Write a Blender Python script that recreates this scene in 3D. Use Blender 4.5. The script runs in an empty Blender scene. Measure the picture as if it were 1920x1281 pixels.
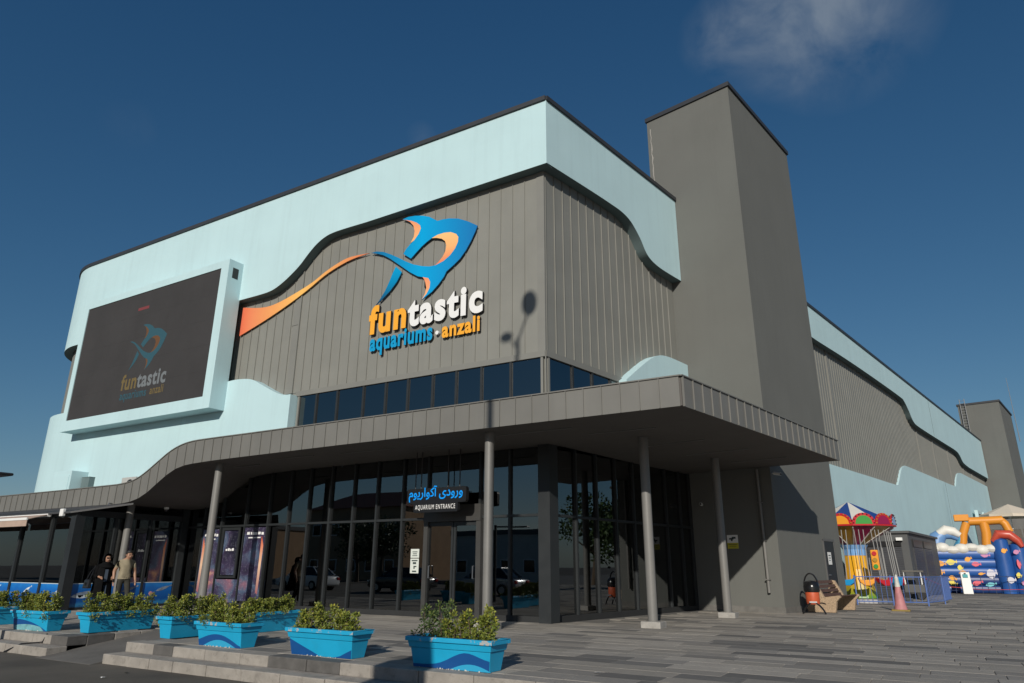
import bpy, bmesh, math, random
from mathutils import Vector, Matrix
random.seed(7)
S = bpy.context.scene
COL = S.collection
R = math.radians

# ------------------------------------------------------------------ camera
SK = 0.183607                                   # the corner of the building is not square
CAM = Vector((7.76, -14.97, 1.25)); FPX = 1290.54
yaw, pit, roll = .534383, .315653, .0045285
FW = Vector((-math.sin(yaw)*math.cos(pit), math.cos(yaw)*math.cos(pit), math.sin(pit)))
_r = FW.cross(Vector((0, 0, 1))).normalized(); _u = _r.cross(FW)
RT = _r*math.cos(roll) + _u*math.sin(roll); UP = -_r*math.sin(roll) + _u*math.cos(roll)
cd = bpy.data.cameras.new('camera'); co = bpy.data.objects.new('camera', cd); COL.objects.link(co)
co.matrix_world = Matrix(((RT.x, UP.x, -FW.x, CAM.x), (RT.y, UP.y, -FW.y, CAM.y), (RT.z, UP.z, -FW.z, CAM.z), (0, 0, 0, 1)))
cd.sensor_width = 36; cd.lens = FPX/1920*36; cd.clip_start = .05; cd.clip_end = 3000
S.camera = co
# ------------------------------------------------------------------ world, sun, exposure
SUN_EL, SUN_AZ = R(23.5), R(161.9)              # azimuth clockwise from +Y
w = bpy.data.worlds.new('World'); S.world = w; w.use_nodes = True
nt = w.node_tree; N = nt.nodes; L = nt.links
bg = N['Background']; bg.inputs[1].default_value = .10
sky = N.new('ShaderNodeTexSky'); sky.sky_type = 'NISHITA'; sky.sun_disc = False
sky.sun_elevation = SUN_EL; sky.sun_rotation = SUN_AZ
sky.air_density = 1.0; sky.dust_density = .35; sky.ozone_density = 3.0; sky.altitude = 0
def ray(px, py): return (RT*(px-960) + UP*(640.5-py) + FW*FPX).normalized()
tc = N.new('ShaderNodeTexCoord')
nz = N.new('ShaderNodeTexNoise'); nz.inputs['Scale'].default_value = 9.0; nz.inputs['Detail'].default_value = 7; nz.inputs['Roughness'].default_value = .55; nz.inputs['Distortion'].default_value = .5
L.new(tc.outputs['Generated'], nz.inputs['Vector'])
prev = None
def wm(op, a, b=None, clamp=False):
    n = N.new('ShaderNodeMath'); n.operation = op; n.use_clamp = clamp
    for i, v in enumerate((a, b)):
        if v is None: continue
        if isinstance(v, (int, float)): n.inputs[i].default_value = v
        else: L.new(v, n.inputs[i])
    return n.outputs[0]
for (cx, cy, rad, amt) in ((1450, 40, .10, .8), (1560, 10, .13, 1.0), (1350, 72, .055, .7), (240, 238, .035, .14), (790, 255, .022, .3)):
    c = ray(cx, cy)
    d = N.new('ShaderNodeVectorMath'); d.operation = 'DISTANCE'; d.inputs[1].default_value = c
    L.new(tc.outputs['Generated'], d.inputs[0])
    m = wm('MULTIPLY', wm('SUBTRACT', 1.0, wm('DIVIDE', d.outputs['Value'], rad), True), amt)
    prev = m if prev is None else wm('ADD', prev, m)
cl = wm('MULTIPLY', prev, wm('MULTIPLY', wm('SUBTRACT', nz.outputs['Fac'], .36, True), 3.6, True), True)
cl = wm('MULTIPLY', cl, .64, True)
mx = N.new('ShaderNodeMix'); mx.data_type = 'RGBA'
L.new(cl, mx.inputs['Factor']); mx.inputs['B'].default_value = (2.3, 2.75, 3.3, 1)
sep = N.new('ShaderNodeSeparateColor'); cmb = N.new('ShaderNodeCombineColor'); L.new(sky.outputs[0], sep.inputs[0])
for ch, (p_, k_) in enumerate(((1.24, .275), (.92, .53), (.76, .80))):        # film-like tone of the whole sky
    L.new(wm('MULTIPLY', wm('POWER', sep.outputs[ch], p_), k_), cmb.inputs[ch])
L.new(cmb.outputs[0], mx.inputs['A']); L.new(mx.outputs['Result'], bg.inputs[0])
sl = bpy.data.lights.new('sun', 'SUN'); sl.energy = 3.7; sl.angle = R(.53); sl.color = (1, .94, .84)
so = bpy.data.objects.new('sun', sl); COL.objects.link(so); so.location = (20, -40, 30)
sdir = Vector((math.sin(SUN_AZ)*math.cos(SUN_EL), math.cos(SUN_AZ)*math.cos(SUN_EL), math.sin(SUN_EL)))
so.rotation_euler = sdir.to_track_quat('Z', 'Y').to_euler()
S.view_settings.view_transform = 'Standard'; S.view_settings.look = 'None'; S.view_settings.exposure = 0; S.view_settings.gamma = 1
S.cycles.max_bounces = 8; S.cycles.transparent_max_bounces = 12

# ------------------------------------------------------------------ frames and helpers
BD = Vector((math.sin(SK), math.cos(SK), 0)); BN = Vector((math.cos(SK), -math.sin(SK), 0)); BTH = math.pi/2 - SK
def FA(u, o, z): return Vector((u, -o, z))           # front facade: u to the right, o outwards
def FB(u, o, z): return BD*u + BN*o + Vector((0, 0, z))   # side facade
def hit(px, py, p, n):
    d = RT*(px-960) + UP*(640.5-py) + FW*FPX; p = Vector(p); n = Vector(n)
    return CAM + d*((p-CAM).dot(n)/d.dot(n))
def pA(px, py, y=0): return hit(px, py, (0, y, 0), (0, 1, 0))
def pZ(px, py, z=0): return hit(px, py, (0, 0, z), (0, 0, 1))
def pB(px, py, off=0):
    q = hit(px, py, BN*off, BN); return q.dot(BD), q.z

def mesh(name, vs, fs, mats=None, mi=None, smooth=False):
    me = bpy.data.meshes.new(name); me.from_pydata([tuple(v) for v in vs], [], fs); me.update()
    for m in (mats if isinstance(mats, (list, tuple)) else [mats] if mats else []): me.materials.append(m)
    if mi: me.polygons.foreach_set('material_index', mi)
    if smooth: me.polygons.foreach_set('use_smooth', [True]*len(me.polygons))
    return me
def link(name, me, parent=None, loc=None, rz=None):
    o = bpy.data.objects.new(name, me); COL.objects.link(o)
    if parent: o.parent = parent
    if loc is not None: o.location = loc
    if rz is not None: o.rotation_euler = (0, 0, rz)
    return o
def tag(o, label, cat, group=None):
    o['label'] = label; o['category'] = cat
    if group: o['group'] = group
    return o
def thing(name, label, cat, loc=(0, 0, 0), rz=0, group=None):
    o = link(name, None, None, loc, rz); return tag(o, label, cat, group)
class MB:
    """collects shapes into one mesh"""
    def __init__(s): s.v = []; s.f = []; s.m = []
    def add(s, vs, fs, m=0):
        k = len(s.v); s.v += [Vector(v) for v in vs]; s.f += [tuple(i+k for i in f) for f in fs]; s.m += [m]*len(fs); return s
    def hexa(s, p, m=0):
        return s.add(p, [(0, 3, 2, 1), (4, 5, 6, 7), (0, 1, 5, 4), (1, 2, 6, 5), (2, 3, 7, 6), (3, 0, 4, 7)], m)
    def box(s, x0, x1, y0, y1, z0, z1, m=0):
        return s.hexa([(x0, y0, z0), (x1, y0, z0), (x1, y1, z0), (x0, y1, z0), (x0, y0, z1), (x1, y0, z1), (x1, y1, z1), (x0, y1, z1)], m)
    def fbox(s, F, u0, u1, o0, o1, z0, z1, m=0):      # o1 > o0 (outwards)
        return s.hexa([F(u0, o1, z0), F(u1, o1, z0), F(u1, o0, z0), F(u0, o0, z0), F(u0, o1, z1), F(u1, o1, z1), F(u1, o0, z1), F(u0, o0, z1)], m)
    def prism(s, poly, fn, a, b, m=0):                # poly of 2-D points, fn(p, depth) -> 3-D, from depth a to b
        n = len(poly); vs = [fn(p, a) for p in poly] + [fn(p, b) for p in poly]
        fs = [tuple(range(n)), tuple(range(2*n-1, n-1, -1))] + [(i, i+n, (i+1) % n+n, (i+1) % n) for i in range(n)]
        return s.add(vs, fs, m)
    def tube(s, pts, r, seg=8, m=0, caps=True):
        pts = [Vector(p) for p in pts]; rs = r if isinstance(r, (list, tuple)) else [r]*len(pts); k = len(s.v); n = len(pts)
        up = None
        for i, p in enumerate(pts):
            t = (pts[min(i+1, n-1)] - pts[max(i-1, 0)]).normalized()
            if up is None: up = Vector((0, 0, 1)) if abs(t.z) < .9 else Vector((1, 0, 0))
            a = t.cross(up); a = a.normalized() if a.length > 1e-6 else Vector((1, 0, 0)); b = a.cross(t).normalized(); up = b
            for j in range(seg):
                an = 2*math.pi*j/seg; s.v.append(p + (a*math.cos(an) + b*math.sin(an))*rs[i])
        for i in range(n-1):
            for j in range(seg):
                s.f.append((k+i*seg+j, k+i*seg+(j+1) % seg, k+(i+1)*seg+(j+1) % seg, k+(i+1)*seg+j)); s.m.append(m)
        if caps:
            s.f.append(tuple(k+j for j in range(seg))[::-1]); s.f.append(tuple(k+(n-1)*seg+j for j in range(seg))); s.m += [m, m]
        return s
    def lathe(s, prof, c=(0, 0, 0), seg=16, m=0, arc=(0, 2*math.pi)):
        c = Vector(c); k = len(s.v); n = len(prof); full = abs(arc[1]-arc[0]-2*math.pi) < 1e-6; ns = seg if full else seg+1
        for j in range(ns):
            an = arc[0]+(arc[1]-arc[0])*j/seg
            for r_, z in prof: s.v.append(c + Vector((r_*math.cos(an), r_*math.sin(an), z)))
        for j in range(seg):
            for i in range(n-1):
                a, b = j*n, ((j+1) % ns)*n
                s.f.append((k+a+i, k+b+i, k+b+i+1, k+a+i+1)); s.m.append(m)
        return s
    def ball(s, c, rx, ry=None, rz=None, seg=12, m=0):
        ry = ry or rx; rz = rz or rx; c = Vector(c); k = len(s.v); n = seg//2
        for i in range(n+1):
            a = math.pi*i/n
            for j in range(seg):
                b = 2*math.pi*j/seg; s.v.append(c+Vector((rx*math.sin(a)*math.cos(b), ry*math.sin(a)*math.sin(b), rz*math.cos(a))))
        for i in range(n):
            for j in range(seg):
                s.f.append((k+i*seg+j, k+(i+1)*seg+j, k+(i+1)*seg+(j+1) % seg, k+i*seg+(j+1) % seg)); s.m.append(m)
        return s
    def build(s, name, mats, parent=None, loc=None, rz=None, smooth=False, bevel=0, fix=True, seg=2):
        me = mesh(name, s.v, s.f, mats, s.m, False)
        bm = bmesh.new(); bm.from_mesh(me)
        bmesh.ops.remove_doubles(bm, verts=bm.verts, dist=1e-5)
        if fix: bmesh.ops.recalc_face_normals(bm, faces=bm.faces)
        if bevel:
            ed = [e for e in bm.edges if len(e.link_faces) == 2 and e.calc_face_angle(0) > .5]
            bmesh.ops.bevel(bm, geom=ed, offset=bevel, segments=seg, affect='EDGES', profile=.5, clamp_overlap=True)
        bm.to_mesh(me); bm.free()
        if smooth:
            me.polygons.foreach_set('use_smooth', [True]*len(me.polygons)); me.set_sharp_from_angle(angle=R(40))
        return link(name, me, parent, loc, rz)

# ------------------------------------------------------------------ materials
MATS = {}
def mat(name, col, rough=.6, var=0.0, vscale=2.0, bump=0.0, bscale=60.0, metal=0.0, spec=.5, col2=None, streak=0.0, coat=0.0, emit=None, estr=0, attr=None, grime=0.0):
    m = bpy.data.materials.new(name); m.use_nodes = True; t = m.node_tree; n = t.nodes; l = t.links
    b = n['Principled BSDF']; b.inputs['Roughness'].default_value = rough; b.inputs['Metallic'].default_value = metal
    b.inputs['Specular IOR Level'].default_value = spec; b.inputs['Coat Weight'].default_value = coat
    b.inputs['Base Color'].default_value = (*col, 1)
    g = n.new('ShaderNodeNewGeometry'); src = None
    def rgbmix(f, a, bb, mode='MIX'):
        x = n.new('ShaderNodeMix'); x.data_type = 'RGBA'; x.blend_type = mode
        for k, v in (('Factor', f), ('A', a), ('B', bb)):
            if isinstance(v, (int, float)): x.inputs[k].default_value = v
            elif isinstance(v, tuple): x.inputs[k].default_value = (*v[:3], 1)
            else: l.new(v, x.inputs[k])
        return x.outputs['Result']
    def noise(scale, det=4, vec=None, rgh=.55):
        x = n.new('ShaderNodeTexNoise'); x.inputs['Scale'].default_value = scale; x.inputs['Detail'].default_value = det; x.inputs['Roughness'].default_value = rgh
        l.new(vec or g.outputs['Position'], x.inputs['Vector']); return x.outputs['Fac']
    def ramp(v, a, bb):
        x = n.new('ShaderNodeMapRange'); x.inputs['From Min'].default_value = a; x.inputs['From Max'].default_value = bb; l.new(v, x.inputs['Value']); return x.outputs['Result']
    if attr:
        at = n.new('ShaderNodeAttribute'); at.attribute_name = attr; src = at.outputs['Color']
    if var or col2:
        src = rgbmix(ramp(noise(vscale, 5), .3, .7), src if src else tuple(c*(1-var) for c in col), (col2 if col2 else tuple(min(1, c*(1+var)) for c in col)) if not attr else rgbmix(1.0, src, (1+var,)*3, 'MULTIPLY'))
    if streak:
        mp = n.new('ShaderNodeMapping'); mp.inputs['Scale'].default_value = (2.2, 2.2, .12); l.new(g.outputs['Position'], mp.inputs['Vector'])
        f = ramp(noise(1.6, 6, mp.outputs['Vector'], .65), .5, .8)
        x = n.new('ShaderNodeMath'); x.operation = 'MULTIPLY'; x.inputs[1].default_value = streak; l.new(f, x.inputs[0])
        src = rgbmix(x.outputs[0], src if src else col, tuple(c*.6 for c in col))
    if grime:
        x = n.new('ShaderNodeMath'); x.operation = 'MULTIPLY'; x.inputs[1].default_value = grime; l.new(ramp(noise(9, 8, None, .7), .52, .75), x.inputs[0])
        src = rgbmix(x.outputs[0], src if src else col, (.09, .08, .07))
    if src: l.new(src, b.inputs['Base Color'])
    if bump:
        x = n.new('ShaderNodeBump'); x.inputs['Strength'].default_value = bump; x.inputs['Distance'].default_value = .01
        l.new(noise(bscale, 4), x.inputs['Height']); l.new(x.outputs[0], b.inputs['Normal'])
    if rough < .9 and (var or streak):
        mr = n.new('ShaderNodeMapRange'); mr.inputs['To Min'].default_value = max(0, rough-.08); mr.inputs['To Max'].default_value = min(1, rough+.1); l.new(noise(3, 4), mr.inputs['Value']); l.new(mr.outputs[0], b.inputs['Roughness'])
    if emit: b.inputs['Emission Color'].default_value = (*emit, 1); b.inputs['Emission Strength'].default_value = estr
    MATS[name] = m; return m
def glass(name, tint, ior=1.6, rough=0.0, refl=1.0):
    m = bpy.data.materials.new(name); m.use_nodes = True; t = m.node_tree; n = t.nodes; l = t.links
    n.remove(n['Principled BSDF']); out = n['Material Output']
    tr = n.new('ShaderNodeBsdfTransparent'); tr.inputs[0].default_value = (*tint, 1)
    gl = n.new('ShaderNodeBsdfGlossy'); gl.inputs['Roughness'].default_value = rough; gl.inputs[0].default_value = (refl*.93, refl*.97, refl, 1)
    fr = n.new('ShaderNodeFresnel'); fr.inputs[0].default_value = ior
    g = n.new('ShaderNodeNewGeometry'); ns = n.new('ShaderNodeTexNoise'); ns.inputs['Scale'].default_value = .9; ns.inputs['Detail'].default_value = 1
    l.new(g.outputs['Position'], ns.inputs['Vector']); bp = n.new('ShaderNodeBump'); bp.inputs['Strength'].default_value = .02; bp.inputs['Distance'].default_value = .05
    l.new(ns.outputs['Fac'], bp.inputs['Height']); l.new(bp.outputs[0], gl.inputs['Normal'])
    mx = n.new('ShaderNodeMixShader'); l.new(fr.outputs[0], mx.inputs[0]); l.new(tr.outputs[0], mx.inputs[1]); l.new(gl.outputs[0], mx.inputs[2]); l.new(mx.outputs[0], out.inputs[0])
    MATS[name] = m; return m
M_CYAN = mat('cyan_render', (.475, .655, .69), .85, .035, .6, .25, 90, streak=.2)
M_METAL = mat('grey_metal_cladding', (.222, .221, .200), .5, .06, .9, .10, 45, spec=.4, streak=.16)
M_METALB = mat('grey_metal_flashing', (.205, .204, .187), .5, .05, 1.2, .05, 40, spec=.4)
M_FASCIA = mat('grey_fascia_metal', (.165, .162, .150), .55, .07, 1.1, .08, 45, spec=.4, streak=.16)
M_TOWER = mat('dark_grey_render', (.135, .138, .128), .9, .05, .5, .4, 120, streak=.2)
M_COPING = mat('black_coping_metal', (.035, .037, .042), .5, .1, 2)
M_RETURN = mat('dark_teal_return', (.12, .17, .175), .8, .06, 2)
M_SOFFIT = mat('soffit_panel', (.10, .092, .085), .7, .06, .7)
M_FRAME = mat('anthracite_frame', (.020, .023, .025), .5, .1, 3)
M_PLINTH = mat('plinth_dark', (.02, .021, .022), .8, .15, 3)
M_COLUMN = mat('column_grey_paint', (.185, .18, .17), .45, .06, 2, .05, 60, grime=.15)
M_CONC = mat('pale_concrete', (.34, .325, .30), .9, .15, 5, .5, 90, grime=.4)
M_GRAN = mat('granite_kerb', (.30, .275, .245), .9, .16, 4, .7, 110, grime=.55)
M_GRAND = mat('granite_dark', (.10, .095, .09), .9, .2, 6, .6, 110)
M_ROAD = mat('asphalt', (.085, .076, .064), .92, .35, .55, .9, 130, col2=(.13, .115, .095), grime=.3)
M_PAVE = mat('paver', (.15, .145, .14), .85, .13, 3.0, .5, 140, attr='tone', grime=.22)
M_PBASE = mat('joint_sand', (.15, .142, .13), .95, .2, 1.5)
M_GLASS = glass('dark_glass', (.42, .45, .45), 2.3)
M_GLASSU = glass('upper_glass', (.05, .065, .075), 2.35)
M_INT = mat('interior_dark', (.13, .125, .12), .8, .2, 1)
M_INTF = mat('interior_floor', (.20, .19, .18), .35, .1, 1)
M_BLACK = mat('black_plastic', (.012, .012, .013), .4)
M_WHITE = mat('white_paint', (.78, .78, .76), .5, .03, 3)
M_STEEL = mat('steel', (.42, .42, .43), .35, .1, 4, metal=.9)

# ------------------------------------------------------------------ ground
def sheet(name, polys, z, m):
    b = MB()
    for p in polys: b.add([(x, y, z) for x, y in p], [tuple(range(len(p)))])
    o = b.build(name, m, fix=False); o['kind'] = 'structure'; return o
road = sheet('road', [[(-900, -900), (900, -900), (900, 900), (-900, 900)]], -.30, M_ROAD)
KY = -7.35; RX0, RX1, RY = -6.04, -4.35, -5.75
plaza = sheet('plaza', [[(-60, KY+.06), (RX0, KY+.06), (RX0, RY), (-60, RY)], [(RX1, KY+.06), (70, KY+.06), (70, RY), (RX1, RY)], [(-60, RY), (70, RY), (70, 140), (-60, 140)]], -.014, M_PBASE)
rb = MB(); rb.hexa([(RX0, -7.9, -.5), (RX1, -7.9, -.5), (RX1, RY, -.5), (RX0, RY, -.5), (RX0, -7.9, -.296), (RX1, -7.9, -.296), (RX1, RY, -.012), (RX0, RY, -.012)])
ramp_o = rb.build('ramp', mat('ramp_screed', (.13, .122, .112), .9, .2, 2, .5, 90, grime=.4)); ramp_o['kind'] = 'structure'
# pavers: rows parallel to the front facade, mixed tones in runs
TONES = [(.300, .274, .238), (.272, .250, .220), (.215, .200, .180), (.142, .135, .125)]
PW, PD, G = .8, .40, .006
def paver_mesh(w_, d_, tone, nm='paver'):
    b = MB(); e = .006; h = .014
    b.add([(0, 0, -h), (w_, 0, -h), (w_, d_, -h), (0, d_, -h), (0, 0, -e), (w_, 0, -e), (w_, d_, -e), (0, d_, -e), (e, e, 0), (w_-e, e, 0), (w_-e, d_-e, 0), (e, d_-e, 0)],
          [(0, 1, 5, 4), (1, 2, 6, 5), (2, 3, 7, 6), (3, 0, 4, 7), (4, 5, 9, 8), (5, 6, 10, 9), (6, 7, 11, 10), (7, 4, 8, 11), (8, 9, 10, 11)])
    me = mesh(nm, b.v, b.f, M_PAVE)
    ca = me.color_attributes.new('tone', 'FLOAT_COLOR', 'CORNER'); ca.data.foreach_set('color', [*tone, 1]*len(ca.data)); return me
PM = [[paver_mesh(PW-G, PD-G, tuple(c*(1+.12*k) for c in t)) for k in (-1, 0, 1)] for t in TONES]
cells = []
def fr_ok(x, y):
    v = Vector((x, y, 0)) - CAM; z = v.dot(FW)
    if z < 1: return False
    a = 960+FPX*v.dot(RT)/z; b = 640.5-FPX*v.dot(UP)/z
    return -500 < a < 3400 and b < 2400
coarse = {}; rng = random.Random(3); row = 0; y = KY+.31
while y < 26:
    tone = 0; x = -14 + rng.random()*PW
    while x < 26:
        key = (int((x+40)/1.25+(row//2)*.37), row//2)
        if key not in coarse: coarse[key] = rng.choices((0, 1, 2, 3), (44, 24, 16, 16))[0]
        if rng.random() < .8: tone = coarse[key] if rng.random() < .62 else rng.choices((0, 1, 2, 3), (46, 26, 15, 13))[0]
        k = rng.randrange(3)
        inside = (y > .2 and x < y*.187+.0) or (y > 7.4 and x < 2.3+.187*y-.3) or (RX0-PW < x < RX1 and y < RY)
        if not inside and fr_ok(x+.4, y+.2): cells.append((x, y, tone, k))
        x += PW
    y += PD; row += 1
def in_view(c):
    v = Vector((c[0]+.4, c[1]+.2, 0))-CAM; z = v.dot(FW); return -40 < 960+FPX*v.dot(RT)/z < 1960 and 640.5-FPX*v.dot(UP)/z < 1300
cells.sort(key=lambda c: (not in_view(c), (Vector((c[0]+.4, c[1]+.2, 0))-CAM).length))
for x, y, t, k in cells[:300]:
    link('paver', PM[t][k], plaza, (x, y, rng.uniform(-.0015, .0015)))
pv, pf, pc = [], [], []
proto = PM[0][0]
pvv = [v.co.copy() for v in proto.vertices]; pff = [tuple(p.vertices) for p in proto.polygons]; nl = sum(len(f) for f in pff)
for x, y, t, k in cells[300:]:
    b0 = len(pv); dz = rng.uniform(-.0015, .0015)
    pv += [(v.x+x, v.y+y, v.z+dz) for v in pvv]; pf += [tuple(i+b0 for i in f) for f in pff]
    pc += [*(c*(1+.12*(k-1)) for c in TONES[t]), 1]*nl
me = mesh('paver_field', pv, pf, M_PAVE); ca = me.color_attributes.new('tone', 'FLOAT_COLOR', 'CORNER'); ca.data.foreach_set('color', pc)
o = link('paver_field', me, plaza); o['kind'] = 'stuff'
# kerbs: upper course and a lower step
def kerb_row(x0, x1, ya, yb, zt, zb, dark=()):
    x = x0; i = 0
    while x < x1-.05:
        ln = min(rng.uniform(.5, .85), x1-x)
        if x1-x-ln < .3: ln = x1-x
        b = MB(); j = rng.uniform(-.008, .008)
        b.box(x+.004, x+ln-.004, ya+j, yb, zb, zt+rng.uniform(-.004, .002))
        b.build('kerb_stone', M_GRAND if any(d0 < x+ln/2 < d1 for d0, d1 in dark) else M_GRAN, plaza, bevel=.012)
        x += ln; i += 1
kerb_row(RX1, 9.5, KY, KY+.3, 0, -.16, ((-3.9, -3.2), (-.5, .6)))
kerb_row(RX1-.02, 9.5, KY-.36, KY, -.152, -.34)
kerb_row(-24, RX0, KY-.06, KY+.3, 0, -.16, ((-6.6, -6.0), (-12, -11)))
kerb_row(-24, RX0+.05, KY-.42, KY-.06, -.152, -.34)
yy = KY+.3
while yy < RY-.05:
    ln = min(.52, RY-yy); b = MB(); b.box(RX0-.2, RX0, yy+.004, yy+ln-.004, -.34, .001); b.build('kerb_stone', M_GRAND if yy < KY+.5 else M_GRAN, plaza, bevel=.012); yy += ln
b = MB()
b.tube([(-7.35, KY-.45, -.29), (-6.95, KY-.38, -.14), (-6.85, KY-.07, -.13), (-6.8, KY-.03, .015)], .012, 6)
tag(b.build('cable', M_BLACK), 'thin black cable lying over the left kerb steps', 'cable')

# ------------------------------------------------------------------ the building
BLD = thing('aquarium_building', 'grey metal clad hall with pale cyan wave bands and a wide entrance canopy', 'building')
XR, RR = -23.3, 3.6                                    # the front facade turns a round corner at its left end
def PATH(u, o):                                        # u <= 0 runs left along the front, round the corner and back
    if u >= XR: return Vector((u, -o, 0))
    a = (XR-u)/RR
    if a <= math.pi/2:
        r_ = RR+o; return Vector((XR-r_*math.sin(a), RR-r_*math.cos(a), 0))
    return Vector((XR-RR-o, RR+(a-math.pi/2)*RR, 0))
def PATHB(u, o): return FB(u, o, 0)
def interp(pts, x):
    if x <= pts[0][0]: return pts[0][1]
    for (a, za), (b_, zb) in zip(pts, pts[1:]):
        if x <= b_:
            t = (x-a)/(b_-a); return za+(zb-za)*t
    return pts[-1][1]
def smooth_curve(pts, n=6):                            # Catmull-Rom through the points
    out = []
    for i in range(len(pts)-1):
        p0, p1, p2, p3 = pts[max(i-1, 0)], pts[i], pts[i+1], pts[min(i+2, len(pts)-1)]
        for k in range(n):
            t = k/n; q = []
            for d in range(2):
                q.append(.5*((2*p1[d])+(-p0[d]+p2[d])*t+(2*p0[d]-5*p1[d]+4*p2[d]-p3[d])*t*t+(-p0[d]+3*p1[d]-3*p2[d]+p3[d])*t**3))
            out.append(tuple(q))
    out.append(tuple(pts[-1])); return out
def ribbon(name, path, us, zl, zh, o0, o1, mats, parent, mi_edge=1):
    b = MB(); vs = []; n = len(us)
    for i, u in enumerate(us):
        a, c = path(u, o1), path(u, o0)
        vs += [Vector((a.x, a.y, zl[i])), Vector((a.x, a.y, zh[i])), Vector((c.x, c.y, zh[i])), Vector((c.x, c.y, zl[i]))]
    fs, mi = [], []
    for i in range(n-1):
        k = i*4
        for q in range(4):
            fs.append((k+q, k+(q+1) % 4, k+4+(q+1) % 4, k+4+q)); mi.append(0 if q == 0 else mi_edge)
    fs += [(0, 1, 2, 3), ((n-1)*4+3, (n-1)*4+2, (n-1)*4+1, (n-1)*4)]; mi += [0, 0]
    b.v = vs; b.f = fs; b.m = mi
    return b.build(name, mats, parent, smooth=True)
def sample(a, b_, step):
    n = max(1, int(abs(b_-a)/step)); return [a+(b_-a)*i/n for i in range(n+1)]
ARC = XR-RR*math.pi/2
LEFT_US = sorted(set(sample(ARC-16, ARC, 2.0) + sample(ARC, XR, .28)))
bandA = smooth_curve([(-12.5, 10.36), (-11.56, 10.36), (-11.07, 10.38), (-10.75, 10.44), (-10.38, 10.59), (-10.02, 10.79), (-9.61, 11.07), (-9.27, 11.39), (-8.9, 11.69), (-8.5, 11.88), (-8.1, 11.95), (-7.5, 11.96), (-6.66, 11.95)], 4) + [(0, 12.04)]
usA = sorted(set(LEFT_US + sample(XR, -12.5, 1.5) + [p[0] for p in bandA]))
ZT = 14.14
# the band carries on flat behind the screen, with a soft drop at the round corner
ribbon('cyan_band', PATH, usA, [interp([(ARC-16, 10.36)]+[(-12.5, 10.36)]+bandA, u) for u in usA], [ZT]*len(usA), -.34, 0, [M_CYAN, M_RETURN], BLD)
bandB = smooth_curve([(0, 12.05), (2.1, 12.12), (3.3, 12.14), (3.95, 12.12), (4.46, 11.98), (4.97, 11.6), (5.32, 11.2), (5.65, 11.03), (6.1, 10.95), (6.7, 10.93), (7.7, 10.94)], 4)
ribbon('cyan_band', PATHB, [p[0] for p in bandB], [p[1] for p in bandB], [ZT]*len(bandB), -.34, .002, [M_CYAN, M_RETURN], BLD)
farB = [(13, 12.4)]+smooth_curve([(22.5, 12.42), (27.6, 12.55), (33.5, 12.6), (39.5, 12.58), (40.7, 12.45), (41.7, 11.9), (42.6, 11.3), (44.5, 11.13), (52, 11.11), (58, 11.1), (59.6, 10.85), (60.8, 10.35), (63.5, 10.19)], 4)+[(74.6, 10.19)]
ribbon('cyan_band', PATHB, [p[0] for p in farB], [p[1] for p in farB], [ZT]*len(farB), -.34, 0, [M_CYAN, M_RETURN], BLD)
for nm, path, us in (('roof_coping', PATH, usA), ('roof_coping', PATHB, sample(0, 7.7, 2)), ('roof_coping', PATHB, sample(13, 74.7, 6))):
    ribbon(nm, path, us, [ZT-.005]*len(us), [ZT+.13]*len(us), -.45, .06, [M_COPING, M_COPING], BLD)
# lower cyan walls
lowA = smooth_curve([(-12.6, 7.33), (-12.19, 7.34), (-11.67, 7.30), (-11.28, 7.21), (-10.89, 7.02), (-10.35, 6.75), (-9.9, 6.56), (-9.62, 6.50), (-9.38, 6.49)], 4)
usl = sorted(set(LEFT_US + sample(XR, -12.6, 1.5) + [p[0] for p in lowA]))
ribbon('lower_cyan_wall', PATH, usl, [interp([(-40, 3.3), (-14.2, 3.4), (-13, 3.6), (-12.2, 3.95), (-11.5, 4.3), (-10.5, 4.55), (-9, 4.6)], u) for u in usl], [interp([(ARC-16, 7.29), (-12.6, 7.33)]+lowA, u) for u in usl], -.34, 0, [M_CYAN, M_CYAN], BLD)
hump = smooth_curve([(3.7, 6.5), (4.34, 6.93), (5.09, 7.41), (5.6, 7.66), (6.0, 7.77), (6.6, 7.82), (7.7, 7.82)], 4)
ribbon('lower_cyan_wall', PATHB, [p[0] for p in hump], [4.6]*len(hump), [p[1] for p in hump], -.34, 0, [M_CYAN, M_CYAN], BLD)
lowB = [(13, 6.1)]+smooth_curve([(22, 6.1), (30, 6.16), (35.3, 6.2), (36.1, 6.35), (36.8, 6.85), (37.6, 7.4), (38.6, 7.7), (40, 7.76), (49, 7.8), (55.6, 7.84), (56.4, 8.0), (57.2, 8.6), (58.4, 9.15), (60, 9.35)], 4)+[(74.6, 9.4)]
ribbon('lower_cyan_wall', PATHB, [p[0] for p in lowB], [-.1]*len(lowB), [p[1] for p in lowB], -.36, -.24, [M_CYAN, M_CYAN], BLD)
s0, z0 = pB(1480+735/2.784, 540+600/2.784); s1, z1 = pB(1480+805/2.784, 540+1010/2.784)
for s_, za, zb in ((49.4, 11.2, 14.05), (50.2, .1, 7.7)):
    MB().fbox(FB, s_-.02, s_+.02, .0, .012, za, zb).build('expansion_joint', M_RETURN, BLD)
# structural core behind the skin
b = MB(); plan = [FA(-.6, -.62, 0), FB(74.4, -.62, 0), FB(74.4, -30, 0), FA(-26.2, -28, 0), FA(-26.2, -4, 0), FA(-23.2, -.95, 0)]
b.prism([(p.x, p.y) for p in plan], lambda p, d: Vector((p[0], p[1], d)), 4.45, 13.98)
b.build('core_wall', M_INT, BLD)
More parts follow.
